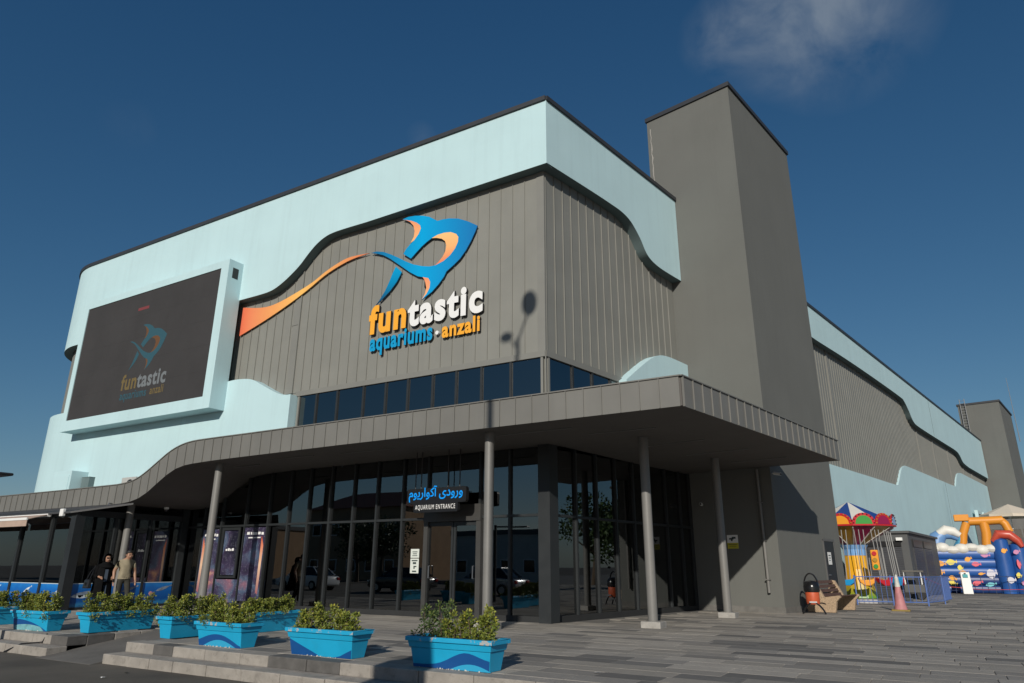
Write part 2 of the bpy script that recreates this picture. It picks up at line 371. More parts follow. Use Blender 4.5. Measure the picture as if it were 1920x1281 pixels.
# standing seam cladding: one panel object for each sheet
def panel_mesh(nm, w_, z0_, z1_, m, rib=.028, th=.02):
    b = MB(); b.box(.012, w_-.004, -th, 0, z0_, z1_); b.box(0, .014, -th-rib, 0, z0_, z1_); return mesh(nm, b.v, b.f, m)
cladA = ribbon('cladding_backing', PATH, sample(ARC-16, ARC, 4)+[u for u in LEFT_US if u > ARC]+[-22, -12, -.31], [4.5]*(len(sample(ARC-16, ARC, 4))+len([u for u in LEFT_US if u > ARC])+3), [13.9]*(len(sample(ARC-16, ARC, 4))+len([u for u in LEFT_US if u > ARC])+3), -.60, -.36, [M_METAL, M_METAL], BLD)
pm = panel_mesh('cladding_panel', .4, 6.62, 13.9, M_METAL)
for i in range(32): link('cladding_panel', pm, cladA, FA(-.5-.4*(i+1), -.36, 0))
pm2 = panel_mesh('cladding_panel', .4, 6.9, 13.9, M_METAL)
for i in range(12):
    u = XR-.2-.42*i; p = PATH(u, -.40); a = (XR-u)/RR
    link('cladding_panel', pm2, cladA, p, -min(a, math.pi/2))
MB().fbox(FA, -.5, -.27, -.36, -.325, 6.62, 13.9).build('corner_flashing', M_METALB, cladA)
MB().fbox(FA, -9.98, -9.72, -.34, -.315, 6.62, 12).fbox(FA, -9.70, -9.66, -.34, -.29, 6.62, 12).fbox(FA, -10.02, -9.68, -.315, -.300, 9.02, 9.08).build('cover_strip', M_METALB, cladA)
cladB = MB().fbox(FB, .31, 7.75, -.60, -.36, 4.5, 13.9).build('cladding_backing', M_METAL, BLD)
for i in range(18): link('cladding_panel', pm, cladB, FB(.34+.405*i, -.36, 0), BTH)
MB().fbox(FB, .275, .335, -.36, -.325, 6.62, 13.9).build('corner_flashing', M_METALB, cladB)
# far side cladding, ribs too fine to pick apart
b = MB(); b.fbox(FB, 13, 74.5, -.60, -.36, 5, 13.5)
s_ = 13.5
while s_ < 74:
    b.fbox(FB, s_, s_+.035, -.36, -.335, 5.5, 13.4); s_ += .4
o = b.build('ribbed_cladding', M_METAL, BLD); o['kind'] = 'stuff'
for s_ in (24.78, 44.56, 49.86, 55.78, 62.2, 66.5):
    MB().fbox(FB, s_, s_+.16, -.36, -.30, 5.5, 12.7).build('cover_strip', M_METALB, BLD)
# window strip over the canopy
def strip(F, parent, us, z0_, z1_, off, topstrip=True):
    st = MB()
    st.fbox(F, us[0]-.12, us[-1]+.12, off-.06, off+.05, z1_, z1_+.16)
    st.fbox(F, us[0]-.12, us[-1]+.12, off-.06, off+.05, z0_-.12, z0_)
    w_ = st.build('window_strip', M_METALB, parent)
    for i, u in enumerate(us):
        MB().fbox(F, u-.035, u+.035, off-.05, off+.03, z0_, z1_).build('mullion', M_FRAME if 0 < i < len(us)-1 else M_METALB, w_)
    for a, c in zip(us, us[1:]):
        MB().fbox(F, a+.035, c-.035, off-.03, off-.01, z0_, z1_).build('pane', M_GLASSU, w_)
    return w_
strip(FA, BLD, [-9.3, -8.5, -7.6, -6.52, -5.64, -4.8, -3.9, -3.08, -2.24, -1.31, -.36], 4.75, 6.47, -.31)
strip(FB, BLD, [.36, 1.42, 2.36, 3.29, 4.21, 5.1], 4.75, 6.47, -.31)
b = MB(); b.v = []; 
b.hexa([FA(-.25, -.26, 4.6), FA(-.216, -.26, 4.6), FB(.24, -.3, 4.6), FA(-.25, -.55, 4.6), FA(-.25, -.26, 6.62), FA(-.216, -.26, 6.62), FB(.24, -.3, 6.62), FA(-.25, -.55, 6.62)])
b.build('corner_post', M_METALB, BLD)
# stair tower at the end of the entrance wing
TS0, TS1, TO = 7.72, 13.55, 2.42
tw = MB().fbox(FB, TS0, TS1, -.95, TO, -.1, 18.0).build('stair_tower', M_TOWER, BLD)
MB().fbox(FB, TS0-.06, TS1+.06, -1.0, TO+.06, 18.0, 18.17).build('roof_coping', M_COPING, tw)
MB().fbox(FB, TS0-.02, TS1+.02, -.9, TO+.02, -.05, .16).build('plinth', mat('plinth_grey', (.15, .145, .135), .9, .2, 4, .4, 80, grime=.3), tw)
pk = []
for k in range(14):
    q = hit(1219.5+8*k/13+random.uniform(-1.2, 1.2), 243+100*k/13, FB(TS0, 0, 0), BD); pk.append((q.dot(BN), q.z))
MB().prism([(a-.012, z) for a, z in pk]+[(a+random.uniform(.01, .035), z) for a, z in reversed(pk)], lambda p, d: FB(TS0-d, p[0], p[1]), .0005, .004).build('sealant_line', M_CONC, tw)
td = MB().fbox(FB, 11.75, 12.75, TO-.02, TO+.012, .02, 2.1).build('service_door', M_FRAME, tw)
MB().fbox(FB, 11.68, 11.75, TO, TO+.03, .02, 2.17).fbox(FB, 12.75, 12.82, TO, TO+.03, .02, 2.17).fbox(FB, 11.68, 12.82, TO, TO+.031, 2.1, 2.18).build('frame', mat('door_frame_grey', (.11, .108, .105), .5), td)
MB().tube([FB(11.86, TO+.012, 1.02), FB(11.86, TO+.06, 1.02), FB(11.98, TO+.06, 1.02)], .011, 6).build('handle', M_STEEL, td)
pipe = MB().tube([FB(TS0-.09, TO-.38, .55), FB(TS0-.09, TO-.38, 4.12)], .045, 10)
for z in (.9, 2.0, 3.1): pipe.fbox(FB, TS0-.16, TS0, TO-.44, TO-.32, z, z+.03)
pipe.build('downpipe', mat('downpipe_grey', (.17, .165, .155), .5, .1, 3), tw, smooth=True)
ft = MB().fbox(FB, 74.9, 84.5, -1.5, 2.3, -.1, 18.2).build('far_tower', M_TOWER, BLD)
MB().fbox(FB, 74.82, 84.6, -1.6, 2.4, 18.2, 18.4).build('roof_coping', M_COPING, ft)
lad = MB()
for u in (-1.2, -.75): lad.tube([FB(74.7, u, 13.5), FB(74.7, u, 18.9)], .04, 5)
for k in range(18): lad.tube([FB(74.7, -1.2, 13.6+k*.3), FB(74.7, -.75, 13.6+k*.3)], .025, 4)
M_ACG = mat('ladder_grey', (.20, .21, .22), .5)
lad.build('roof_ladder', M_ACG, ft)
MB().tube([FB(83.5, 2.7, 15), FB(83.5, 2.7, 22.5)], [.05, .02], 6).build('antenna_mast', M_ACG, ft)
fw = []
for i in range(3):
    s_ = 61.5+i*3.4
    f_ = MB().fbox(FB, s_, s_+2.2, 0, .25, 2.2, 6.2).build('window', mat('pale_window_frame%d' % i, (.5, .66, .67), .6), BLD)
    MB().fbox(FB, s_+.3, s_+1.9, .25, .262, 2.6, 5.9).build('pane', M_GLASSU, f_)

# canopy: profile runs along the front, soffit follows it
CY, CO = 2.4, 4.43
c_bot = smooth_curve([(-21.1, 3.01), (-18.2, 3.02), (-15.7, 3.04), (-14.0, 3.04), (-13.4, 3.06), (-12.95, 3.12), (-12.5, 3.26), (-12.05, 3.51), (-11.55, 3.79), (-11.15, 3.95), (-10.7, 4.03), (-10.07, 4.06), (-9.2, 4.08), (-7, 4.1)], 4)
c_top = smooth_curve([(-21.1, 3.58), (-17.2, 3.59), (-14.7, 3.60), (-13.7, 3.63), (-13.1, 3.71), (-12.6, 3.9), (-12.07, 4.18), (-11.55, 4.45), (-11.1, 4.6), (-10.6, 4.68), (-9.9, 4.7), (-8, 4.7)], 4)
CZB, CZT = 4.14, 4.72
def zb(x): return interp([(-30, 3.0)]+c_bot+[(-4.6, 4.12), (4.1, 4.15)], x)
def zt(x): return interp([(-30, 3.57)]+c_top+[(4.1, 4.72)], x)
CX = FB(0, CO, 0); ccx = (CO + (-CY)*math.sin(SK)*0)    # corner of the two fascias
kx = (CO - CY*math.sin(SK))/math.cos(SK)                # x where the side fascia line meets y = -CY
SC = Vector((kx, -CY, 0)).dot(BD)
b = MB()
xs = sample(-29, -14, 2)+sample(-13.9, -9, .15)+sample(-8, 0, 2)
for x0_, x1_ in zip(xs, xs[1:]):
    b.add([(x0_, -CY, zb(x0_)), (x1_, -CY, zb(x1_)), (x1_, .55, zb(x1_)), (x0_, .55, zb(x0_))], [(0, 1, 2, 3)])
    b.add([(x0_, -CY, zt(x0_)-.03), (x1_, -CY, zt(x1_)-.03), (x1_, .3, zt(x1_)-.03), (x0_, .3, zt(x0_)-.03)], [(0, 1, 2, 3)])
    b.add([(x0_, -CY, zb(x0_)), (x1_, -CY, zb(x1_)), (x1_, -CY, zt(x1_)-.03), (x0_, -CY, zt(x0_)-.03)], [(0, 1, 2, 3)])
e1, e2 = FB(7.72, CO, 0), FB(7.72, -.5, 0)
pp = [(0, -CY), (kx, -CY), (e1.x, e1.y), (e2.x, e2.y), (0, .55)]
zc = [zb(0), zb(kx), 4.16, 4.16, zb(0)]
b.add([(p[0], p[1], z) for p, z in zip(pp, zc)], [(0, 1, 2, 3, 4)]); b.add([(p[0], p[1], 4.69) for p in pp], [(0, 1, 2, 3, 4)])
b.add([(pp[0][0], pp[0][1], zc[0]), (pp[1][0], pp[1][1], zc[1]), (pp[2][0], pp[2][1], zc[2]), (pp[3][0], pp[3][1], zc[3])] + [(p[0], p[1], 4.69) for p in pp[:4]], [(0, 1, 5, 4), (1, 2, 6, 5), (2, 3, 7, 6)])
can = b.build('canopy', M_SOFFIT, BLD)
def fpanel(name, P, u0, u1, za0, za1, zb0, zb1, shareable=None):
    b = MB(); th = .022
    def q(u, o, z): v = P(u, o); return Vector((v.x, v.y, z))
    def sl(a, c, o0, o1):
        t0, t1 = (a-u0)/(u1-u0), (c-u0)/(u1-u0)
        l0, l1 = za0+(za1-za0)*t0, za0+(za1-za0)*t1; h0, h1 = zb0+(zb1-zb0)*t0, zb0+(zb1-zb0)*t1
        b.hexa([q(a, o1, l0), q(c, o1, l1), q(c, o0, l1), q(a, o0, l0), q(a, o1, h0), q(c, o1, h1), q(c, o0, h1), q(a, o0, h0)])
    sl(u0+.010, u1-.003, .001, th); sl(u0-.003, u0+.010, .001, th+.026)
    return b.build(name, M_FASCIA, can)
PAc = lambda u, o: Vector((u, -CY-o, 0)); PBc = lambda u, o: FB(u, CO+o, 0)
x = kx-.03; n = 0
while x > -23:
    x0_ = x-.4; fpanel('fascia_panel', PAc, x0_, x, zb(x0_)-.012, zb(x)-.012, zt(x0_), zt(x)); x = x0_
s_ = SC+.03
while s_ < 7.7:
    e_ = min(s_+.405, 7.74); fpanel('fascia_panel', PBc, s_, e_, 4.135+.02*(s_-SC)/9.4, 4.135+.02*(e_-SC)/9.4, 4.72, 4.72); s_ = e_
cap = MB()
xs = sample(-23, -14, 3)+sample(-13.9, -9, .15)+sample(-8, kx, 2)
for x0_, x1_ in zip(xs, xs[1:]):
    cap.hexa([(x0_, -CY-.05, zt(x0_)), (x1_, -CY-.05, zt(x1_)), (x1_, -CY+.15, zt(x1_)), (x0_, -CY+.15, zt(x0_)), (x0_, -CY-.05, zt(x0_)+.025), (x1_, -CY-.05, zt(x1_)+.025), (x1_, -CY+.15, zt(x1_)+.025), (x0_, -CY+.15, zt(x0_)+.025)])
cap.fbox(FB, SC-.02, 7.76, CO-.15, CO+.05, 4.722, 4.746)
cap.build('edge_trim', M_FASCIA, can)
for (xa, ya, xb, yb) in ((-8.2, -1.6, -6.4, -1.6), (-5.6, -1.35, -3.8, -1.35), (-3.2, -1.1, -1.4, -1.1), (-.6, -1.5, 1.3, -1.5), (1.3, -.6, 2.9, -.6), (1.7, 1.7, 3.4, 1.4), (2.3, 3.6, 4.0, 3.3), (3.0, 5.6, 4.6, 5.3), (-10.2, -1.2, -9.0, -1.2)):
    d_ = (Vector((xb, yb, 0))-Vector((xa, ya, 0))).normalized(); nn = Vector((-d_.y, d_.x, 0))*.02; zz = min(zb(xa), zb(xb))
    b = MB(); pa, pb_ = Vector((xa, ya, zz-.012)), Vector((xb, yb, zz-.012)); up = Vector((0, 0, .03))
    b.hexa([pa-nn, pb_-nn, pb_+nn, pa+nn, pa-nn+up, pb_-nn+up, pb_+nn+up, pa+nn+up]); b.build('light_strip', mat('strip_diffuser', (.18, .18, .17), .4) if 'strip_diffuser' not in MATS else MATS['strip_diffuser'], can)
# columns with concrete pads
for (x, y, zb_) in ((-13.95, -1.87, 3.04), (-9.9, -1.87, 4.07), (-.57, -1.87, 4.12), (2.23, .44, 4.15), (2.8, 4.6, 4.15)):
    c_ = MB().tube([(x, y, .1), (x, y, zb_+.02)], .108, 20).build('column', M_COLUMN, BLD, smooth=True)
    b = MB(); b.box(x-.21, x+.23, y-.21, y+.21, -.05, .13); b.build('base_block', M_CONC, c_, bevel=.012)
    MB().lathe([(.112, .13), (.16, .13), (.16, .142), (.112, .142)], (x, y, 0), 16).build('base_plate', M_COLUMN, c_)

# ground floor glazing
def glazing(F, us, ztop, off, skip=(), tr=2.42, name='glazing'):
    fr = MB()
    fr.fbox(F, us[0], us[-1], off-.10, off+.06, -.05, .13)
    g_ = fr.build(name, M_PLINTH, BLD)
    for u in us:
        MB().fbox(F, u-.03, u+.03, off-.10, off+.05, .13, ztop(u)+.02).build('mullion', M_FRAME, g_)
    for i, (a, c) in enumerate(zip(us, us[1:])):
        if i not in skip:
            MB().fbox(F, a+.03, c-.03, off-.09, off+.04, tr, tr+.06).build('transom', M_FRAME, g_)
            MB().fbox(F, a+.03, c-.03, off-.03, off-.018, .13, tr).build('pane', M_GLASS, g_)
        zz = (ztop(a)+ztop(c))/2
        MB().fbox(F, a+.03, c-.03, off-.03, off-.018, tr+.06, zz-.01).build('pane', M_GLASS, g_)
    return g_
GA = [-14.1, -13.2, -12.3, -11.15, -10.1, -9.22, -8.38, -7.49, -6.58, -5.69, -4.75, -3.88, -2.2, -1.31, -.40]
gA = glazing(FA, GA, zb, -.3, skip=(11,))
GB = [.45, 1.41, 2.35, 3.28, 4.22, 5.16, 6.1, 7.0, 7.68]
gB = glazing(FB, GB, lambda u: 4.15, -.3)
b = MB(); b.hexa([FA(-.4, -.10, -.05), FA(-.083, -.10, -.05), FB(.42, -.1, -.05), FA(-.4, -.6, -.05), FA(-.4, -.10, 4.14), FA(-.083, -.10, 4.14), FB(.42, -.1, 4.14), FA(-.4, -.6, 4.14)])
b.build('corner_pillar', M_FRAME, BLD)
# entrance door with its portal
M_PORT = mat('portal_metal', (.05, .049, .047), .45, .08, 3)
dr = MB().fbox(FA, -3.93, -3.80, -.45, -.2, -.02, 2.36).fbox(FA, -2.26, -2.12, -.45, -.2, -.02, 2.36).fbox(FA, -3.93, -2.12, -.45, -.18, 2.36, 2.78).build('entrance_portal', M_PORT, BLD)
for a, c in ((-3.86, -3.0), (-3.0, -2.20)):
    lf = MB().fbox(FA, a+.01, a+.07, -.33, -.26, .02, 2.35).fbox(FA, c-.07, c-.01, -.33, -.26, .02, 2.35).fbox(FA, a+.07, c-.07, -.33, -.26, 2.25, 2.35).fbox(FA, a+.07, c-.07, -.33, -.26, .02, .16).build('door_leaf', M_FRAME, BLD)
    MB().fbox(FA, a+.07, c-.07, -.30, -.29, .16, 2.25).build('pane', M_GLASS, lf)
    hx = a+.14 if a < -3.5 else c-.14
    MB().tube([FA(hx, -.26, .95), FA(hx, -.20, .95), FA(hx, -.20, 1.25), FA(hx, -.26, 1.25)], .016, 6).build('handle', M_STEEL, lf)
# interior shell
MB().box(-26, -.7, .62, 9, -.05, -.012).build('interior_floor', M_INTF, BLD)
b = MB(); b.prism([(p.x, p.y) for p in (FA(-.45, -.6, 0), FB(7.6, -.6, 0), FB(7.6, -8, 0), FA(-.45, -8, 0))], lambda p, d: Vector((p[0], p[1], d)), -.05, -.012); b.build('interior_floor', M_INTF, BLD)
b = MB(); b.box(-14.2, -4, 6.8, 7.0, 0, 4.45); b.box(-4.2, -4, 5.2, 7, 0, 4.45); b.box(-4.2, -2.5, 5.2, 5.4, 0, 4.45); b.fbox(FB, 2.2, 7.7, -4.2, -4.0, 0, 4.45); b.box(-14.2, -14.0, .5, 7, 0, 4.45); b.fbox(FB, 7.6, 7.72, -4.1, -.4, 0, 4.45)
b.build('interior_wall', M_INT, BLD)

# cafe bay under the lean-to roof at the left
caf = MB().box(-26, -14.05, -3.4, -3.32, -.05, .06).box(-14.13, -14.05, -3.32, .24, -.05, .06).box(-26, -14.05, -3.42, -3.3, 2.62, 2.8).box(-14.15, -14.03, -3.3, .24, 2.62, 2.8).build('cafe_bay', M_FRAME, BLD)
MB().box(-14.25, -13.98, -3.47, -3.2, -.02, 2.62).build('corner_post', M_FRAME, caf)
M_ROOF = mat('lean_to_metal', (.055, .055, .057), .6, .1, 1.5)
b = MB(); b.add([(-26, -3.6, 2.74), (-14.1, -3.6, 2.74), (-12.9, -CY-.06, 3.02), (-26, -CY-.06, 3.02), (-26, -3.6, 2.69), (-14.1, -3.6, 2.69), (-12.9, -CY-.06, 2.97), (-26, -CY-.06, 2.97)], [(0, 1, 2, 3), (7, 6, 5, 4), (0, 4, 5, 1), (1, 5, 6, 2)])
b.build('lean_to_roof', M_ROOF, caf)
cm = [-26, -24, -22, -20.4, -19, -17.15, -15.4, -14.1]
def mural_mat():
    m = mat('sea_mural', (.01, .14, .42), .35, 0)
    t = m.node_tree; n = t.nodes; l = t.links; bb = n['Principled BSDF']
    tcn = n.new('ShaderNodeNewGeometry'); sp = n.new('ShaderNodeSeparateXYZ'); l.new(tcn.outputs['Position'], sp.inputs[0])
    rp = n.new('ShaderNodeValToRGB'); e = rp.color_ramp.elements; e[0].position = 0; e[0].color = (.012, .05, .14, 1); e[1].position = .74; e[1].color = (.05, .34, .72, 1)
    for p_, c_ in ((.12, (.03, .20, .42, 1)), (.22, (.004, .075, .30, 1)), (.55, (.006, .13, .46, 1)), (.70, (.012, .20, .58, 1))):
        q = e.new(p_); q.color = c_
    ns = n.new('ShaderNodeTexNoise'); ns.inputs['Scale'].default_value = 5; ns.inputs['Detail'].default_value = 6; l.new(tcn.outputs['Position'], ns.inputs['Vector'])
    ma = n.new('ShaderNodeMath'); ma.operation = 'MULTIPLY_ADD'; ma.inputs[1].default_value = .22; l.new(ns.outputs['Fac'], ma.inputs[0])
    mb_ = n.new('ShaderNodeMath'); mb_.operation = 'SUBTRACT'; mb_.inputs[1].default_value = .11; l.new(sp.outputs['Z'], ma.inputs[2]); l.new(ma.outputs[0], mb_.inputs[0]); l.new(mb_.outputs[0], rp.inputs[0]); l.new(rp.outputs[0], bb.inputs['Base Color']); return m
M_MURAL = mural_mat(); M_MUREDGE = mat('mural_edge', (.5, .6, .66), .5); M_FISHW = mat('mural_fish_white', (.55, .62, .68), .5, .3, 8); M_FISHG = mat('mural_fish_grey', (.20, .25, .33), .5, .3, 8); M_FISHO = mat('mural_fish_pink', (.62, .30, .28), .5, .2, 8)
def fish_patch(parent, F, u, o, z, ln, h, m, tilt=0):
    pts = [(-.5, 0), (-.3, .3), (0, .42), (.3, .28), (.48, .05), (.62, .3), (.66, 0), (.60, -.22), (.46, -.04), (.25, -.3), (-.1, -.4), (-.35, -.22)]
    c, s__ = math.cos(tilt), math.sin(tilt)
    q = [(u+(a*ln*c-bb*h*s__), z+(a*ln*s__+bb*h*c)) for a, bb in pts]
    b = MB(); b.prism(q, lambda p, d: F(p[0], d, p[1]), o, o+.004); return b.build('painted_fish', m, parent)
for a, c in zip(cm, cm[1:]):
    if c < -20: pass
    MB().fbox(FA, a-.05, a+.05, 3.30, 3.42, .06, 2.62).build('mullion', M_FRAME, caf)
    MB().fbox(FA, a+.05, c-.05, 3.345, 3.357, .72, 2.62).build('pane', M_GLASS, caf)
    mu = MB().fbox(FA, a+.05, c-.05, 3.33, 3.38, .06, .70).build('mural_panel', M_MURAL, caf)
    MB().fbox(FA, a+.05, c-.05, 3.33, 3.39, .70, .72).build('mural_edge', M_MUREDGE, mu)
    if a > -20:
        fish_patch(mu, FA, a+.55, 3.38, .36, .16, .14, M_FISHO, .3); fish_patch(mu, FA, a+1.05, 3.38, .52, .42, .10, M_FISHW, .4)
FS = lambda u, o, z: Vector((-14.05+o, u, z))          # side of the bay, u = y
cs = [-3.25, -2.2, -1.05, .05]
for i, (a, c) in enumerate(zip(cs, cs[1:])):
    if i: MB().fbox(FS, a-.04, a+.04, -.08, .03, .06, 2.62).build('mullion', M_FRAME, caf)
    MB().fbox(FS, a+.04, c-.04, -.045, -.033, .72, 2.62).build('pane', M_GLASS, caf)
    mu = MB().fbox(FS, a+.04, c-.04, -.06, .0, .06, .70).build('mural_panel', M_MURAL, caf)
    MB().fbox(FS, a+.04, c-.04, -.06, .006, .70, .72).build('mural_edge', M_MUREDGE, mu)
    (fish_patch(mu, FS, -2.75, 0, .40, .85, .22, M_FISHW, .12), fish_patch(mu, FS, -2.72, .0045, .45, .80, .12, M_FISHG, .12)) if i == 0 else fish_patch(mu, FS, a+.75, 0, .52, .5, .12, M_FISHG, .3)
    fish_patch(mu, FS, a+.35, 0, .38, .14, .16, M_FISHO, 0)
MB().box(-14.13, -14.0, .03, .24, 0, 3.1).build('corner_post', M_FRAME, caf)
MB().fbox(FA, -26, -14.1, -.3, -.2, 2.6, 3.0).fbox(FA, -26, -14.1, -.3, -.2, -.05, .1).build('beam', M_FRAME, caf)
MB().box(-26, -14.2, .26, .5, -.05, 3.1).build('rear_wall', M_INT, caf)
# orange chairs in the cafe
M_ORCH = mat('red_orange_plastic', (.55, .09, .03), .4)
for k, (x, y, rz) in enumerate(((-14.75, -2.4, .5), (-14.8, -1.75, .9))):
    t = thing('cafe_chair', ('red cafe chair behind the glass nearest the bay corner post', 'red cafe chair behind the glass nearer the column')[k], 'chair', (x, y, 0), rz, 'red chairs inside the cafe')
    b = MB(); b.box(-.2, .2, -.2, .2, .43, .46); b.build('seat', M_ORCH, t, bevel=.012)
    b = MB(); b.hexa([(-.2, .18, .5), (.2, .18, .5), (.2, .21, .5), (-.2, .21, .5), (-.19, .27, 1.0), (.19, .27, 1.0), (.19, .30, 1.0), (-.19, .30, 1.0)]); b.build('backrest', M_ORCH, t, bevel=.01)
    for a in (-.17, .17):
        for c in (-.17, .17): MB().tube([(a, c, .44), (a*1.25, c*1.25, 0)], .014, 6).build('leg', M_STEEL, t)

# ------------------------------------------------------------------ emblem and lettering
def grad_mat(name, c0, c1, c2, axis='X', rough=.35, emit=0):
    m = mat(name, c1, rough); t = m.node_tree; n = t.nodes; l = t.links
    g = n.new('ShaderNodeTexCoord'); sp = n.new('ShaderNodeSeparateXYZ'); l.new(g.outputs['Generated'], sp.inputs[0])
    rp = n.new('ShaderNodeValToRGB'); e = rp.color_ramp.elements; e[0].color = (*c0, 1); e[1].color = (*c2, 1); q = e.new(.5); q.color = (*c1, 1)
    l.new(sp.outputs[axis], rp.inputs[0]); l.new(rp.outputs[0], n['Principled BSDF'].inputs['Base Color'])
    if emit:
        l.new(rp.outputs[0], n['Principled BSDF'].inputs['Emission Color']); n['Principled BSDF'].inputs['Emission Strength'].default_value = emit
    return m
ZF = lambda p: pA(660+p[0]/6.404, 390+p[1]/6.405, .25)
FISH = dict(
 fish_body=[(610,140),(680,110),(760,97),(850,95),(930,108),(985,135),(1030,158),(1090,140),(1170,128),(1280,130),(1400,165),(1510,215),(1480,290),(1430,400),(1370,510),(1300,610),(1220,690),(1135,765),(1105,830),(1040,920),(960,1010),(840,1105),(900,1030),(935,960),(942,890),(920,845),(850,832),(790,822),(700,775),(620,720),(540,665),(450,605),(380,570),(310,553),(235,543),(300,525),(380,530),(470,560),(560,600),(650,645),(740,680),(840,700),(930,705),(1000,692),(1100,640),(1180,570),(1240,490),(1275,410),(1280,350),(1255,315),(1190,292),(1110,300),(1030,325),(960,365),(900,410),(840,465),(780,530),(710,610),(620,555),(650,500),(700,440),(750,390),(800,320),(830,250),(820,210),(780,180),(720,158)],
 inner_curve=[(1000,692),(1100,640),(1180,570),(1240,490),(1275,410),(1280,350),(1255,315),(1190,292),(1110,300),(1030,325),(960,365),(1020,362),(1080,372),(1120,400),(1135,450),(1125,520),(1090,590),(1045,645)],
 upper_fin=[(610,140),(720,158),(780,180),(820,210),(830,250),(800,320),(750,390),(705,425),(745,350),(755,280),(740,215),(700,170),(650,148)],
 lower_fin=[(850,832),(920,845),(942,890),(935,960),(900,1030),(840,1105),(880,1030),(895,960),(885,900),(870,860)],
 tail_fin=[(530,705),(600,772),(540,890),(460,1000),(370,1095),(290,1170),(340,1100),(400,1000),(450,890),(490,790)])
M_FB = grad_mat('emblem_blue', (.01, .13, .30), (.0, .36, .72), (.01, .17, .45)); M_FO = grad_mat('emblem_orange', (.80, .22, .11), (.95, .46, .18), (.95, .55, .22), 'Z')
M_FO2 = grad_mat('emblem_orange_fin', (.95, .50, .20), (.90, .38, .17), (.85, .30, .15), 'Z')
M_FT = grad_mat('emblem_tail', (.01, .05, .12), (.0, .22, .45), (.0, .34, .66), 'Z')
def emblem(parent, xf, y0, y1, mats):
    for nm, pts in FISH.items():
        q = [xf(ZF(p)) for p in pts]
        MB().prism(q, lambda p, d: Vector((p[0], d, p[1])), y0, y1).build(nm, mats[nm], parent)
FM = dict(fish_body=M_FB, inner_curve=M_FO, upper_fin=M_FO2, lower_fin=M_FO2, tail_fin=M_FT)
emb = thing('fish_emblem', 'blue and orange fish shaped emblem mounted on the grey front cladding', 'emblem', (-4.3, .3, 9.0))
def rel(parent):
    for o in parent.children: o.location = o.location - parent.location
emblem(emb, lambda w_: (w_.x, w_.z), .235, .265, FM)
MB().box(-4.35, -4.3, .27, .37, 9.25, 9.45).box(-3.4, -3.35, .27, .37, 10.3, 10.6).build('bracket', M_BLACK, emb); rel(emb)
Z6 = lambda p: pA(420+p[0]/3.371, 380+p[1]/3.371, .26)
sw_t = smooth_curve([(123,665),(240,665),(330,640),(450,575),(560,505),(640,440),(720,385),(800,345),(920,320)], 4)
sw_b = smooth_curve([(920,320),(820,355),(740,395),(640,460),(520,560),(400,650),(260,745),(98,845)], 4)
q = [(Z6(p).x, Z6(p).z) for p in sw_t+sw_b[1:]]
o = MB().prism(q, lambda p, d: Vector((p[0], d, p[1])), .25, .28).build('wave_ribbon', grad_mat('ribbon_orange', (.76, .17, .09), (.93, .52, .13), (.72, .19, .09)))
tag(o, 'tapering orange ribbon ornament sweeping up the grey cladding towards the fish emblem', 'ornament')

def text_mesh(body, off=.0, sp=1.0, ext=.5, res=5):
    c = bpy.data.curves.new('lettering', 'FONT'); c.body = body; c.offset = off; c.extrude = ext; c.resolution_u = res; c.space_character = sp
    o = bpy.data.objects.new('lettering', c); COL.objects.link(o)
    dg = bpy.context.evaluated_depsgraph_get(); me = bpy.data.meshes.new_from_object(o.evaluated_get(dg))
    bpy.data.objects.remove(o); bpy.data.curves.remove(c); return me
def islands(me):
    n = len(me.vertices); p = list(range(n))
    def f(i):
        while p[i] != i: p[i] = p[p[i]]; i = p[i]
        return i
    for e in me.edges: a, b_ = f(e.vertices[0]), f(e.vertices[1]); p[a] = b_
    g = {}
    # font meshes double their border vertices: weld by position first
    pos = {}
    for v in me.vertices:
        k = (round(v.co.x, 4), round(v.co.y, 4))
        if k in pos: p[f(v.index)] = f(pos[k])
        else: pos[k] = v.index
    for v in me.vertices: g.setdefault(f(v.index), []).append(v.index)
    return list(g.values())
def letters(parent, body, mats_of, box, F, o0, o1, off=.03, sp=1.1, per_letter=True, name='letter', shear=0.0):
    """box = (u0, u1, z of the baseline, height of the tallest letter); mats_of(k-th letter) -> material"""
    me = text_mesh(body, off, sp)
    xs = [v.co.x for v in me.vertices]; ys = [v.co.y for v in me.vertices]; x0_, x1_ = min(xs), max(xs); ymax = max(ys)
    u0, u1, zb_, h = box
    isl = islands(me) if per_letter else [[v.index for v in me.vertices]]
    isl = sorted([(min(me.vertices[i].co.x for i in g), max(me.vertices[i].co.x for i in g), g) for g in isl], key=lambda t: t[0])
    groups = []
    for a, b_, g in isl:
        hit_ = None
        for G_ in groups:
            ov = min(b_, G_[1])-max(a, G_[0])
            if ov > .55*min(b_-a, G_[1]-G_[0]): hit_ = G_; break
        if hit_: hit_[0] = min(a, hit_[0]); hit_[1] = max(b_, hit_[1]); hit_[2] += g
        else: groups.append([a, b_, list(g)])
    for k, (a, b_, g) in enumerate(groups):
        idx = {v: i for i, v in enumerate(g)}; vs = []
        for i in g:
            c = me.vertices[i].co; z = zb_+c.y/ymax*h
            vs.append(F(u0+(c.x-x0_)/(x1_-x0_)*(u1-u0)+shear*(z-zb_), o0 if c.z < 0 else o1, z))
        fs = [tuple(idx[i] for i in p.vertices) for p in me.polygons if p.vertices[0] in idx]
        zs = [me.vertices[i].co.z for i in g]; link(name, mesh(name, vs, fs, [mats_of(k), M_BLACK], [0 if all(zs[j] > 0 for j in f) else 1 for f in fs]), parent)
    bpy.data.meshes.remove(me); return len(groups)
